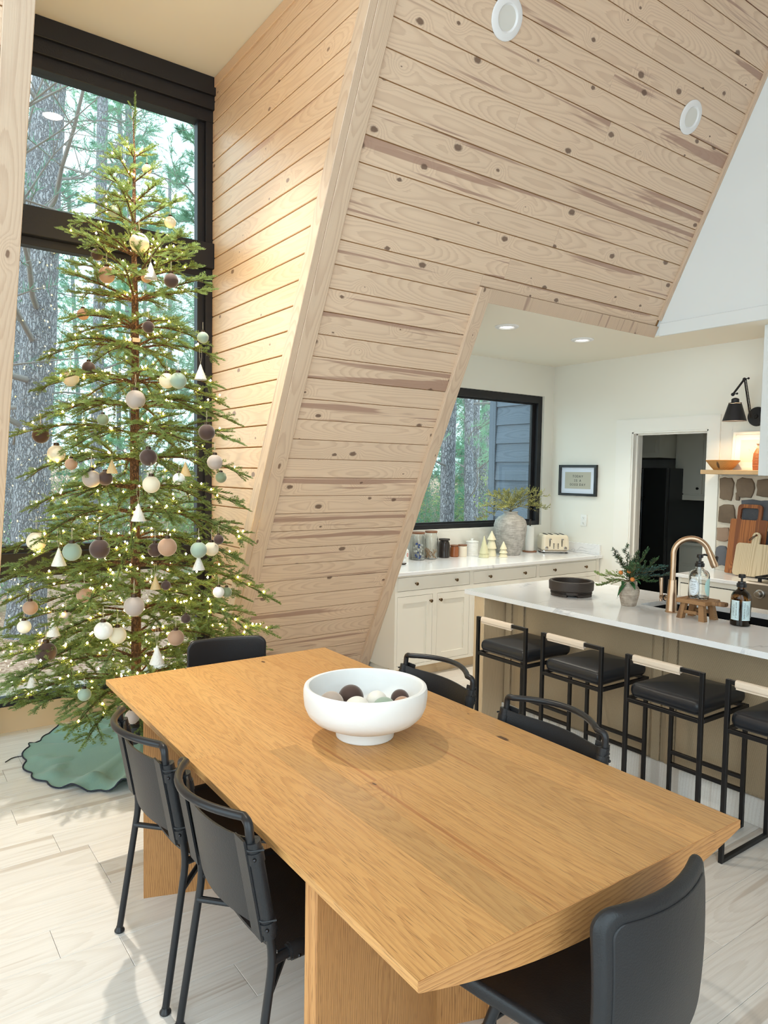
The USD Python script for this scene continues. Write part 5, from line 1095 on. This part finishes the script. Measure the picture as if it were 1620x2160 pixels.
for wi, z in enumerate(whorls):
    Lz = float(tier_len(z)); n = 3 if z > 3.3 else (5 if z > 3.0 else (7 if z > 1.2 else 8)); a0 = rt.uniform(0, 6.28)
    for b in range(n):
        az = a0 + b * 2 * PI / n + rt.uniform(-.25, .25); dx, dy = math.cos(az), math.sin(az); L = Lz * rt.uniform(.72, 1.06)
        ysl = Y0 - K * z - TY                           # the wall line at this height, seen from the trunk
        if dy > 0: L = min(L, .60 / max(dy, .05))
        if dx > 0 and dy * L > ysl - .25: L = min(L, .68 / max(dx, .05))
        if dx < 0 and dy * L > ysl - .25: L = min(L, .66 / max(-dx, .05))
        L = max(L, .06)
        rise = .75 if z > 3.3 else (.42 if z > 2.7 else (.26 if z > 1.6 else (.18 if z > .7 else .30))); rise += rt.uniform(-.08, .1); droop = .10 + (.24 if z < 2.6 else 0) - (.06 if z < .6 else 0)
        k = 10; d = np.array([dx, dy, 0]); s = np.array([-dy, dx, 0]); sw = rt.uniform(-.08, .08)
        ax = np.array([d * L * t + s * sw * L * t * t + np.array([0, 0, z + L * (rise * t - droop * t * t * 1.1)]) for t in np.linspace(0, 1, k + 1)])
        mesh = [tube(ax, np.linspace(.0075 if z < 3 else .0045, .0018, k + 1), 6)]
        def at(t): i = min(int(t * k), k - 1); f = t * k - i; return ax[i] * (1 - f) + ax[i + 1] * f, (ax[i + 1] - ax[i]) / np.linalg.norm(ax[i + 1] - ax[i])
        t = .26 if z < 3 else .12
        while t < 1.0:
            p, td = at(t); add_sprig(p, td, (0, 0, 1), rt.uniform(.9, 1.15)); sv = np.cross(td, [0, 0, 1.0]); sv /= np.linalg.norm(sv)
            if t > .35 and rt.random() < .7: add_sprig(p, td * .7 + sv * rt.uniform(-.5, .5) + np.array([0, 0, rt.uniform(.3, .8)]), sv, rt.uniform(.7, 1.0))
            t += .045 / L
        add_sprig(ax[-1], at(.98)[1], (0, 0, 1), 1.1)
        for ss in (-1, 1): sv = np.cross(at(.95)[1], [0, 0, 1.0]); add_sprig(at(.95)[0], at(.95)[1] * .7 + sv * ss * .6, (0, 0, 1), 1.0)
        t = .20 if z < 3 else .30; side = 1
        while t < .97:
            p, td = at(t); side = -side; tl = (.42 * L * (1 - t) + .06) * rt.uniform(.75, 1.15); ang = rt.uniform(.65, 1.0)
            sv = np.cross(td, [0, 0, 1.0]); sv /= np.linalg.norm(sv); tw = td * math.cos(ang) + sv * side * math.sin(ang) + np.array([0, 0, rt.uniform(-.30, .50)]); tw /= np.linalg.norm(tw)
            m = max(2, int(tl / .042)); drp = rt.uniform(.08, .35); pts = [p + tw * tl * q + np.array([0, 0, -drp * tl * q * q]) for q in np.linspace(0, 1, 5)]
            if pts[-1][1] + TY < 4.97:
                mesh.append(tube(pts, np.linspace(.003, .0012, 5), 4, cap=False))
                for q in range(m):
                    u = (q + .15) / m; pp = p + tw * tl * u + np.array([0, 0, -drp * tl * u * u]); dd2 = tw + np.array([0, 0, -2 * drp * u]); add_sprig(pp, dd2, (0, 0, 1), rt.uniform(.9, 1.15))
                    if q >= 1:
                        for ss in (-1, 1):
                            if rt.random() < .85:
                                s2 = np.cross(tw, [0, 0, 1.0]); s2 /= np.linalg.norm(s2); add_sprig(pp, dd2 * .75 + s2 * ss * .7 + np.array([0, 0, rt.uniform(-.1, .4)]), (0, 0, 1), rt.uniform(.7, 1.05))
                if rt.random() < .30: bulbs.append(p + tw * tl * rt.uniform(.3, .95) + np.array([0, 0, rt.uniform(.006, .02)]))
            t += max(.066 / L, .045) * (1 + .3 * rt.random())
        wp = []
        for q in np.linspace(.15, .95, 9):
            p, td = at(q); p = p + np.array([rt.uniform(-.012, .012), rt.uniform(-.012, .012), rt.uniform(.002, .02)]); wp.append(p)
            if rt.random() < .28: bulbs.append(p + np.array([0, 0, .008]))
        wires.append(tube(wp, .0014, 4, cap=False))
        part(ct, 'branch', cat(mesh), 'treebark')
for q in np.linspace(3.62, TTOP - .02, 6): add_sprig(np.array([0, 0, q]), (0.05, 0, 1), (1, 0, 0), 1.0)
for a in range(5): add_sprig(np.array([0, 0, 3.68 + .02 * a]), (math.cos(a * 2.4), math.sin(a * 2.4), 1.1), (0, 0, 1), .8)
def sprig_mesh(seed):
    rs = random.Random(seed); V, F = [], []; Ls = .070; n = 76
    for i in range(n):
        t = (i + rs.random()) / n; a = rs.choice([0, PI]) + rs.gauss(0, .75) + (PI / 2 if rs.random() < .25 else 0); c = np.array([t * Ls, 0, 0])
        r_ = np.array([0, math.cos(a), abs(math.sin(a)) * .9 - .12]); d = np.array([.62, 0, 0]) + r_ * .85; d /= np.linalg.norm(d); l = .0195 * rs.uniform(.8, 1.1) * (1 - .35 * max(0, t - .75) / .25); s = np.cross(d, [rs.gauss(0, 1), rs.gauss(0, 1), 1]); s /= np.linalg.norm(s); k = len(V)
        V += [c, c + d * l * .4 + s * .0014, c + d * l, c + d * l * .4 - s * .0014]; F += [[k, k + 1, k + 2], [k, k + 2, k + 3]]
    return T(V, F)
instancer(ct, 'foliage', [sprig_mesh(1), sprig_mesh(2), sprig_mesh(3)], 'needles', SP, SQ, SS, [i % 3 for i in range(len(SP))])
for z in (2.45, .83): part(ct, 'paper_tag', bx(-.022, .022, -.034, -.030, z - .012, z + .012), plain('tag_%d' % int(z * 100), lin(226, 200, 184), .8))

# string lights
sl = thing('string_lights', 'warm white string lights wound through the Christmas tree', 'string lights', at=(TX, TY, 0))
tmp = T(np.vstack([np.eye(3), -np.eye(3)]) * .0066, [[0, 1, 2], [1, 3, 2], [3, 4, 2], [4, 0, 2], [1, 0, 5], [3, 1, 5], [4, 3, 5], [0, 4, 5]]); bm2 = []
for p in bulbs: q = tmp.copy(); q.apply_scale([1, 1, 1.25]); q.apply_translation(p); bm2.append(q)
part(sl, 'bulbs', cat(bm2), emit('fairy_bulb', (1.0, .62, .17), 85.0), kind='stuff', smooth=True)
part(sl, 'wire', cat(wires), plain('light_wire', lin(36, 48, 34), .6))
part(sl, 'plug_cord', tube(bend_path([(.60 - TX, 4.50 - TY, .004), (.64 - TX, 4.545 - TY, .004), (.672 - TX, 4.55 - TY, .004), (.70 - TX, 4.535 - TY, .006), (.735 - TX, 4.53 - TY, .02)], .02, 4), .0028, 6), 'blackplastic')

# tree skirt
KC, KR = np.array([1.345, 4.335]), .665
def skirt():
    na, nr = 264, 22; V, F = [], []
    def pt(a, q):
        sc = 1 + .040 * q ** 6 * (abs(math.cos(a * 12)) - .5); r = .035 + (KR * sc - .035) * q; x, y = r * math.cos(a), r * math.sin(a)
        f = meshkit.fbm(np.array([[x * 5 + 3, y * 5, 0]]), 3, 5)[0] - .45; rad = .022 * max(0, math.sin(a * 9 + 2.2 * math.sin(a * 3))) * q; z = .0035 + .11 * math.exp(-q * 4.0) + max(0, f) * .16 * min(1, 3.5 * (1.02 - q)) + rad * (.55 + .9 * q ** 3)
        ga = (a - (-2.05) + PI) % (2 * PI) - PI
        z += .045 * math.exp(-(ga / .07) ** 2) * q ** 2                                # a fold standing up at the front
        return [x, y, z]
    for j in range(nr + 1):
        for i in range(na): V.append(pt(i / na * 2 * PI, j / nr))
    for j in range(nr):
        for i in range(na):
            i2 = (i + 1) % na; a, b, c, d = j * na + i, j * na + i2, (j + 1) * na + i2, (j + 1) * na + i; F += [[a, c, b], [a, d, c]]
    return T(V, F), [np.array(V[nr * na + i]) + [0, 0, .002] for i in range(na)]
sm, edge = skirt()
sk_ = thing('tree_skirt', 'green cloth tree skirt with scalloped navy edge under the Christmas tree', 'tree skirt', at=(KC[0], KC[1], 0))
part(sk_, 'cloth', sm, plain('skirt_cloth', lin(128, 164, 152), .85, sheen_weight=.2, bump=.15, bscale=300), smooth=True)
part(sk_, 'navy_edging', tube(edge, .0042, 6, closed=True), plain('navy_edging', lin(34, 40, 54), .8))

# ornaments hung on the tree
def orn_at(px, py, pr, deep=0.0):
    x, y = (px - 810) / 1500.88, -(py - 1080) / 1500.88; ray = RIGHT * x + UP * y + FWD
    ax = np.array([TX, TY, 0]) - EYE; D0 = (ax @ [FWD[0], FWD[1], 0]) / (FWD[0] ** 2 + FWD[1] ** 2) ** .5
    hz = EYE[2] + ray[2] * D0; lat = abs((px - 288) / 1500.88 * D0); R = float(tier_len(min(max(hz, .25), 3.6))) * .92
    s = D0 - math.sqrt(max(R * R - lat * lat, .0)) * .8 + deep
    return EYE + ray * s, pr / 1500.88 * s
first = {}
def at_scale(p, s, rz=0.0):
    a = np.eye(4); c, n = math.cos(rz), math.sin(rz); a[0, :3] = [c * s, n * s, 0]; a[1, :3] = [-n * s, c * s, 0]; a[2, 2] = s; a[3, :3] = p; return Gf.Matrix4d(a.tolist())
def ornament(kind, px, py, pr, where, deep=0.0):
    p, r = orn_at(px, py, pr, deep); nm = dict(cream='cream', sage='sage green', brown='dark brown', tan='tan', taupe='taupe', white='white', olive='olive green')[kind]
    lb = '%s velvet ball ornament %s' % (nm, where); s = r / .05; at = at_scale(p, s); gp = 'ball ornaments on the Christmas tree'
    if kind not in first:
        t = first[kind] = thing('ball_ornament', lb, 'ornament', gp, at=at)
        part(t, 'ball', ball(.05, (0, 0, 0), 4), 'velvet_' + kind, smooth=True)
        part(t, 'cap', lathe([(0, .046), (.0145, .046), (.016, .049), (.0145, .062), (.010, .064), (0, .065)], 20), 'cap')
        part(t, 'hanger', cat([tube([(0, .002, .063), (.004, .002, .10), (0, 0, .135)], .0009, 5), tube([(0, -.002, .063), (-.004, -.002, .10), (0, 0, .135)], .0009, 5)]), 'string')
    else: dup(first[kind], at, lb, gp)
for a in (('cream', 310, 357, 10, 'highest on the tree beside its thin leader', .05), ('sage', 241, 445, 12, 'high on the left above the window transom'), ('cream', 359, 469, 12, 'high on the right below the transom top'), ('cream', 294, 512, 20, 'large, in front of the upper trunk'),
          ('brown', 205, 537, 12.5, 'small, left of the upper trunk over the transom'), ('tan', 225, 580, 17, 'below the transom, left of the upper trunk'), ('tan', 309, 585, 11, 'small, half behind the highest cone ornament', .10), ('brown', 361, 592, 15, 'right of the highest cone ornament'),
          ('tan', 175, 663, 12, 'at the left tip of an upper branch'), ('brown', 313, 690, 12.5, 'just right of the trunk in the upper middle'), ('sage', 428, 712, 12, 'at the right edge in front of the black window post'), ('brown', 187, 776, 13.5, 'above the pale one on the upper left'),
          ('cream', 149, 798, 17, 'on the left in front of the pine trunk outside'), ('cream', 352, 803, 16, 'partly behind a sage one right of the trunk', .06), ('sage', 376, 803, 17, 'overlapping a cream one right of the trunk'), ('taupe', 286, 843, 20, 'large, in front of the trunk at mid height'),
          ('olive', 217, 885, 12, 'small, left of the mid trunk'), ('brown', 86, 918, 17, 'at the far left tip at mid height'), ('brown', 436, 912, 17, 'at the right against the black window post', .05), ('cream', 119, 957, 18, 'below the brown one at the far left'),
          ('tan', 150, 979, 12.5, 'small, between a cream and a taupe one on the left'), ('taupe', 193, 1010, 18.5, 'left of the trunk touching a dark brown one'), ('brown', 222, 1009, 15, 'tucked behind a taupe one left of the trunk', .05), ('brown', 313, 965, 18, 'in front of the trunk below mid height'),
          ('cream', 319, 1022, 18, 'just right of the trunk above a white cone'), ('white', 377, 1010, 12.5, 'small, right of the trunk beside a tan cone'), ('taupe', 453, 975, 16, 'at the right edge against the boards'), ('olive', 466, 1007, 11.5, 'small, at the right edge against the boards'),
          ('cream', 77, 1142, 20, 'large, at the far left over the window sill rail'), ('sage', 152, 1164, 19, 'on the left against the black sill rail'), ('brown', 210, 1158, 20.5, 'large, left of the trunk against the sill rail'), ('brown', 327, 1160, 15, 'partly behind a tan one right of the trunk', .08),
          ('tan', 353, 1154, 19.5, 'right of the trunk against the sill rail'), ('sage', 419, 1160, 17, 'on the right in front of a cream one'), ('cream', 446, 1158, 15, 'on the right behind a sage one', .07), ('brown', 461, 1138, 10.5, 'small, at the right edge above a cream one'),
          ('tan', 178, 1255, 16, 'in the lower left among the lights', .06), ('tan', 64, 1282, 15, 'at the lower left edge behind a branch', .05), ('taupe', 139, 1304, 14, 'small, hanging in the lower left'), ('taupe', 283, 1279, 21, 'largest, in front of the lower trunk'),
          ('brown', 350, 1235, 10, 'small, right of the lower trunk', .12), ('white', 461, 1249, 12, 'at the lower right edge beside an olive one', .05), ('olive', 478, 1249, 11, 'at the lower right edge beside a white one', .05), ('white', 51, 1322, 14, 'small, at the far lower left'),
          ('white', 218, 1330, 19, 'large, lower left of the trunk'), ('cream', 248, 1340, 18, 'behind the large white one near the lower trunk', .08), ('brown', 97, 1376, 21.5, 'lowest and largest on the left'), ('tan', 371, 1345, 17, 'in the lower right near the black chair', .06),
          ('brown', 392, 1305, 10, 'small, in the lower right above the black chair', .1), ('sage', 178, 1465, 13.5, 'lowest on the tree left of the table corner'), ('taupe', 279, 1512, 15, 'low behind the back of the sling chair')):
    ornament(*a)
M['cone_white'] = plain('glazed_cone_white', lin(228, 226, 218), .3, bump=.5, bscale=90); M['cone_tan'] = plain('glazed_cone_tan', lin(206, 178, 128), .35, bump=.4, bscale=90)
cf = {}
def cone(kind, px, py, pw, where, deep=0.0):
    p, r = orn_at(px, py, pw / 2, deep); lb = '%s ceramic cone tree ornament %s' % (dict(white='white glazed', tan='tan')[kind], where); at = at_scale(p, r / .05); gp = 'cone ornaments on the Christmas tree'
    if kind not in cf:
        t = cf[kind] = thing('cone_ornament', lb, 'ornament', gp, at=at)
        part(t, 'cone', lathe([(.044, -.053), (.05, -.058), (.0495, -.052), (.034, -.012), (.018, .028), (.007, .06), (.004, .066), (0, .067)], 28), 'cone_' + kind)
        part(t, 'hanger', cat([tube([(0, .002, .06), (.011, .002, .13), (.008, 0, .20)], .0009, 5), tube([(0, -.002, .06), (-.011, -.002, .13), (-.008, 0, .20)], .0009, 5)]), 'string')
    else: dup(cf[kind], at, lb, gp)
for a in (('white', 318, 572, 27, 'highest, below the large cream ball'), ('white', 423, 786, 26, 'at the right in front of the black window post'), ('tan', 236, 985, 24, 'left of the trunk over a dark brown ball', .05), ('tan', 391, 991, 24, 'right of the trunk beside a small white ball', .06), ('white', 292, 1082, 30, 'in front of the trunk at its middle'),
          ('white', 124, 1176, 30, 'at the left against the black sill rail'), ('white', 419, 1187, 26, 'on the right below a sage ball', .03), ('tan', 328, 1230, 22, 'right of the lower trunk', .1), ('white', 112, 1325, 28, 'in the lower left beside a small taupe ball', .06), ('white', 331, 1382, 31, 'low, right of the trunk above the table'), ('white', 68, 1435, 24, 'lowest, at the far left', .06)):
    cone(*a)

# ================================================================ outside: dark siding, woods
M['siding_board'] = wood('siding_board', lin(112, 122, 138), lin(92, 102, 120), lin(90, 98, 112), lin(80, 86, 98), freq=90, knots=.12, heart=.3, vary=.03, line=.7, rough=.55, bump=.8)
ow = thing('wall_outside', kind='structure')
part(ow, 'sheathing', cat([bx(5.925, 5.955, KY + .15, 6.04, -.3, 4.4), bx(5.955, 8.5, 6.01, 6.04, -.3, 4.4)]), 'siding', smooth=False)
part(ow, 'corner_board', bx(5.875, 6.0, 5.955, 6.055, -.3, 4.4, .004), 'siding_board')
z = -.3 + .0
zl = 1.854 - .2105 * 10
while zl < 4.2:
    yl = 5.955 - (KY + .145); poly = [(-yl / 2, -.118), (yl / 2, -.118), (yl / 2, .118), (-yl / 2, .118)]
    t = .13; part(ow, 'lap_board', plank(poly, .016, .003), 'siding_board', at=mat4((5.925 - .012, (5.955 + KY + .145) / 2, zl + .105), (0, -1, 0), (math.sin(.085), 0, math.cos(.085)), (-math.cos(.085), 0, math.sin(.085))), smooth=False); zl += .2105
def ground_mat():
    g = G(); P = g('geometry', out='position'); n = g('noise_texture', vector=P, scale=1.2, detail=6.0, roughness=.65); f = g('noise_texture', vector=P, scale=30.0, detail=4.0); y = g('separate_xyz', out='y', vector=P)
    lit = g.mix(g.ss(f, .35, .65), lin(150, 108, 88), lin(206, 168, 146)); grv = g.mix(g.ss(f, .35, .65), lin(188, 184, 180), lin(228, 226, 224))
    k = g.ss(g.math('add', y, g.math('multiply', n, 1.6)), 7.4, 8.2); col = g.mix(k, grv, lit); col = g.mix(g.math('multiply', g.ss(n, .5, .62), .5), col, lin(120, 132, 84))
    return g.done('ground', g('principled_bsdf', base_color=col, roughness=.95))
M['ground'] = ground_mat()
gv = [[x, y, 0] for x in np.linspace(-20, 70, 61) for y in np.linspace(5.2, 75, 48)]; gv = np.array(gv)
gv[:, 2] = -.32 + .35 * (meshkit.fbm(gv * .15, 3, 2) - .5) * np.clip((gv[:, 1] - 6) / 6, 0, 1) + .03 * np.clip(gv[:, 1] - 10, 0, 60) * 1.0
gf = []
for i in range(60):
    for j in range(47): a = i * 48 + j; gf += [[a, a + 48, a + 49], [a, a + 49, a + 1]]
single('ground', T(gv, gf), 'ground', kind='structure', smooth=True)
def gz(x, y): i = np.argmin((gv[:, 0] - x) ** 2 + (gv[:, 1] - y) ** 2); return gv[i, 2]
M['pinebark'] = bark('pine_bark', lin(112, 108, 114), lin(184, 180, 186), 34); M['limb'] = plain('limb_bark', lin(150, 140, 136), .9, bump=.4, bscale=60)
def pineneedle(name, a, b):
    g = G(); r = g('object_info', out='random'); n = g('noise_texture', vector=g('texture_coordinate', out='object'), scale=.8); col = g.mix(g.ss(g.math('add', g.math('multiply', n, .7), g.math('multiply', r, .3)), .35, .65), a, b)
    return g.done(name, g('mix_closure', fac=.5, closure1=g('principled_bsdf', base_color=col, roughness=.5), closure2=g('translucent_bsdf', color=col)))
M['pine_needle'] = pineneedle('pine_needle', lin(110, 160, 134), lin(164, 204, 168)); M['shrub_leaf'] = pineneedle('shrub_leaf', lin(120, 156, 110), lin(196, 206, 130)); M['shrub_leaf_b'] = pineneedle('shrub_leaf_b', lin(104, 146, 122), lin(160, 190, 150))
def trunk_mesh(h, r0, r1, lean, n=40, m=90, amp=.10, seed=0):
    ph = np.linspace(0, 2 * PI, n, endpoint=False); zz = np.linspace(0, h, m); V = []
    for z in zz:
        r = (r0 + (r1 - r0) * z / h) * (1 + .25 * math.exp(-z / .25)); c = np.array([lean[0] * z / h, lean[1] * z / h])
        q = np.stack([np.cos(ph) * 2.2, np.sin(ph) * 2.2, np.full(n, z * 2.2)], 1) ; k = 1 + amp * (meshkit.fbm(q * 2.4, 3, seed) - .5) * 2
        V.append(np.stack([c[0] + r * k * np.cos(ph), c[1] + r * k * np.sin(ph), np.full(n, z)], 1))
    V = np.vstack(V); F = []
    for i in range(m - 1):
        for j in range(n): j2 = (j + 1) % n; a, b, c, d = i * n + j, i * n + j2, (i + 1) * n + j2, (i + 1) * n + j; F += [[a, b, c], [a, c, d]]
    return T(V, F)
def limbs(rs, h, r0, lean, n, zmin, length, depth=2):
    out, tips = [], []
    for i in range(n):
        z = zmin + (h - zmin) * (i + rs.random()) / n; az = rs.uniform(0, 6.28); L = length * rs.uniform(.5, 1.2) * (1.15 - .6 * z / h); p = np.array([lean[0] * z / h, lean[1] * z / h, z]); d = np.array([math.cos(az), math.sin(az), rs.uniform(-.15, .55)])
        pts = [p]; q = d / np.linalg.norm(d)
        for k in range(6): q = q + np.array([rs.gauss(0, .14), rs.gauss(0, .14), rs.gauss(.02, .12)]); q /= np.linalg.norm(q); pts.append(pts[-1] + q * L / 6)
        rr = r0 * rs.uniform(.10, .22); out.append(tube(pts, np.linspace(rr, rr * .25, 7), 6, cap=False)); tips.append((pts[-1], q))
        for k in range(2, 7):
            for _ in range(2):
                q2 = q + np.array([rs.gauss(0, .7), rs.gauss(0, .7), rs.gauss(.1, .5)]); q2 /= np.linalg.norm(q2); l2 = L * rs.uniform(.2, .45); a = pts[k]; b = a + q2 * l2 * .5 + np.array([0, 0, rs.gauss(0, .04)]); c = a + q2 * l2
                out.append(tube([a, b, c], [rr * .3, rr * .22, rr * .1], 4, cap=False)); tips.append((c, q2)); tips.append((b, q2))
                for _ in range(depth):
                    q3 = q2 + np.array([rs.gauss(0, .7), rs.gauss(0, .7), rs.gauss(.1, .5)]); q3 /= np.linalg.norm(q3); e = b + q3 * l2 * .6; out.append(tube([b, e], [rr * .14, rr * .06], 3, cap=False)); tips.append((e, q3))
    return cat(out), tips
def tufts(rs, tips, ln, wd, k, keep=1.0):
    V, F = [], []
    for p, d in tips:
        if rs.random() > keep: continue
        for _ in range(k):
            q = d + np.array([rs.gauss(0, .6), rs.gauss(0, .6), rs.gauss(.1, .6)]); q /= np.linalg.norm(q); s = np.cross(q, [rs.gauss(0, 1), rs.gauss(0, 1), rs.gauss(0, 1)]); s /= np.linalg.norm(s); o = p - d * rs.random() * ln; i = len(V); V += [o - s * wd, o + s * wd, o + q * ln * rs.uniform(.7, 1.2)]; F.append([i, i + 1, i + 2])
    return T(V, F)
def pine(label, x, y, h, r0, r1, lean, seed, nl=16, zmin=1.5, length=2.2, keep=.6, group=None, n=40, m=90, k=10):
    t = thing('pine_tree', label, 'tree', group, at=(x, y, gz(x, y) - .05)); rs = random.Random(seed)
    part(t, 'trunk', trunk_mesh(h, r0, r1, lean, n, m, seed=seed), 'pinebark', smooth=True); lm_, tips = limbs(rs, h, r0, lean, nl, zmin, length); part(t, 'limb', lm_, 'limb', smooth=True)
    part(t, 'foliage', tufts(rs, tips, .17, .0046, k, keep), 'pine_needle', smooth=False, kind='stuff'); return t
pine('thick grey barked pine trunk just outside the dormer window, behind the Christmas tree', 1.47, 9.3, 11, .205, .165, (.60, .35), 3, 30, 2.4, 2.8, .55)
pine('slim pine trunk seen through the dormer window just left of the thick trunk', 1.62, 12.2, 13, .11, .08, (1.0, .2), 5, 26, 2.0, 2.0, .6, n=20, m=40)
pine('slim pine trunk seen through the upper dormer pane right of the thick trunk', 3.55, 14.6, 14, .115, .09, (.45, .5), 8, 34, 2.0, 2.6, .8, n=20, m=40)
pine('thick pine trunk seen through the kitchen window, nearest the leaning trim', 6.9, 7.95, 12, .105, .085, (.5, .55), 11, 18, 1.9, 1.6, .15, n=28, m=80)
pine('pale pine trunk seen through the kitchen window next to the dark siding', 8.72, 9.42, 13, .085, .06, (.5, .9), 14, 36, 1.6, 1.7, .15, n=24, m=60)
pine('thin dark pine trunk between the two larger trunks in the kitchen window', 9.2, 10.75, 13, .045, .035, (.2, .3), 17, 20, 2.2, 1.3, .3, n=14, m=30)
pine('rough pine trunk right behind the pale trunk in the kitchen window', 9.75, 10.4, 13, .075, .055, (.5, .6), 19, 24, 1.8, 1.5, .3, n=20, m=40)
GPW = 'background pines in the woods'
LBW = 'slender pine among many alike in the hazy woods beyond the windows'
rb = random.Random(31); protos = []
TAKEN = [(1.5, 9.4, 1.5), (1.62, 12.2, 1.5), (3.55, 14.6, 1.8), (6.9, 7.95, 1.0), (8.72, 9.42, 1.0), (9.2, 10.75, .8), (9.75, 10.4, 1)]
def wedge(rs, lo, hi, d0, d1, r=2.0):      # a free spot in the woods between two bearings as seen through a window
    for _ in range(400):
        a, d = rs.uniform(lo, hi), rs.uniform(d0 ** 2, d1 ** 2) ** .5; x, y = d * math.sin(a), d * math.cos(a)
        if all((x - u) ** 2 + (y - v) ** 2 > (r + w) ** 2 for u, v, w in TAKEN): break
    TAKEN.append((x, y, r)); return x, y
for k in range(4):
    x, y = wedge(rb, .12, .56, 17, 22); protos.append(pine(LBW, x, y, 15, .12, .07, (rb.uniform(-.6, .6), rb.uniform(-.6, .6)), 40 + k, 54, 1.2, 1.6, 1.0, GPW, n=12, m=20, k=22))
for i in range(44):
    x, y = wedge(rb, .08, .60, 15, 48) if i < 26 else wedge(rb, .64, .93, 17, 48); s = rb.uniform(.8, 1.2)
    a = rz4((x, y, gz(x, y) - .05), rb.uniform(0, 6.28)); a = Gf.Matrix4d().SetScale(s) * a; dup(protos[i % 4], a, LBW, GPW)
def shrub(label, x, y, seed, mat, hgt, n):
    rs = random.Random(seed); t = thing('shrub', label, 'shrub', 'undergrowth shrubs in the woods', at=(x, y, gz(x, y) - .03)); st, V, F = [], [], []
    for i in range(26):
        a = rs.uniform(0, 6.28); d = np.array([math.cos(a) * .6, math.sin(a) * .6, rs.uniform(.6, 1.6)]); d /= np.linalg.norm(d); L = hgt * rs.uniform(.5, 1.1); pts = [np.array([rs.gauss(0, .1), rs.gauss(0, .1), 0])]
        for k in range(5): d = d + np.array([rs.gauss(0, .2), rs.gauss(0, .2), rs.gauss(0, .1)]); d /= np.linalg.norm(d); pts.append(pts[-1] + d * L / 5)
        st.append(tube(pts, np.linspace(.008, .002, 6), 4, cap=False))
        for k in range(n // 26):
            j = rs.uniform(1, 5); p = pts[int(j)] + np.array([rs.gauss(0, .13), rs.gauss(0, .13), rs.gauss(0, .13)]); v, f = blade(p, np.array([rs.gauss(0, 1), rs.gauss(0, 1), rs.gauss(0, .6)]), np.array([rs.gauss(0, .4), rs.gauss(0, .4), 1.0]), .075, .02); b = len(V); V += v; F += [[q + b for q in w] for w in f]
    part(t, 'stem', cat(st), 'limb'); part(t, 'leaves', T(V, F), mat, smooth=False, kind='stuff'); return t
LBS = dict(shrub_leaf='pale yellow green shrub in the undergrowth of the woods outside', shrub_leaf_b='blue green shrub in the undergrowth of the woods outside')
sh = {}; TAKEN[:] = [(u, v, .5 if w > 1.2 else .4) for u, v, w in TAKEN]
for i in range(64):
    x, y = wedge(rb, .10, .58, 10.5, 28, .8) if i < 30 else wedge(rb, .66, .92, 11.5, 30, .8); k = 'shrub_leaf' if i % 2 else 'shrub_leaf_b'; gp = LBS[k][:-len(' of the woods outside')] + 's'
    if (k, i % 4) not in sh: sh[(k, i % 4)] = shrub(LBS[k], x, y, 70 + i, k, 1.7 if i % 3 else 2.7, 1700); stage.GetPrimAtPath(sh[(k, i % 4)]).SetCustomDataByKey('group', gp)
    else: a = Gf.Matrix4d().SetScale(rb.uniform(.6, 1.25)) * rz4((x, y, gz(x, y) - .03), rb.uniform(0, 6.28)); dup(sh[(k, i % 4)], a, LBS[k], gp)
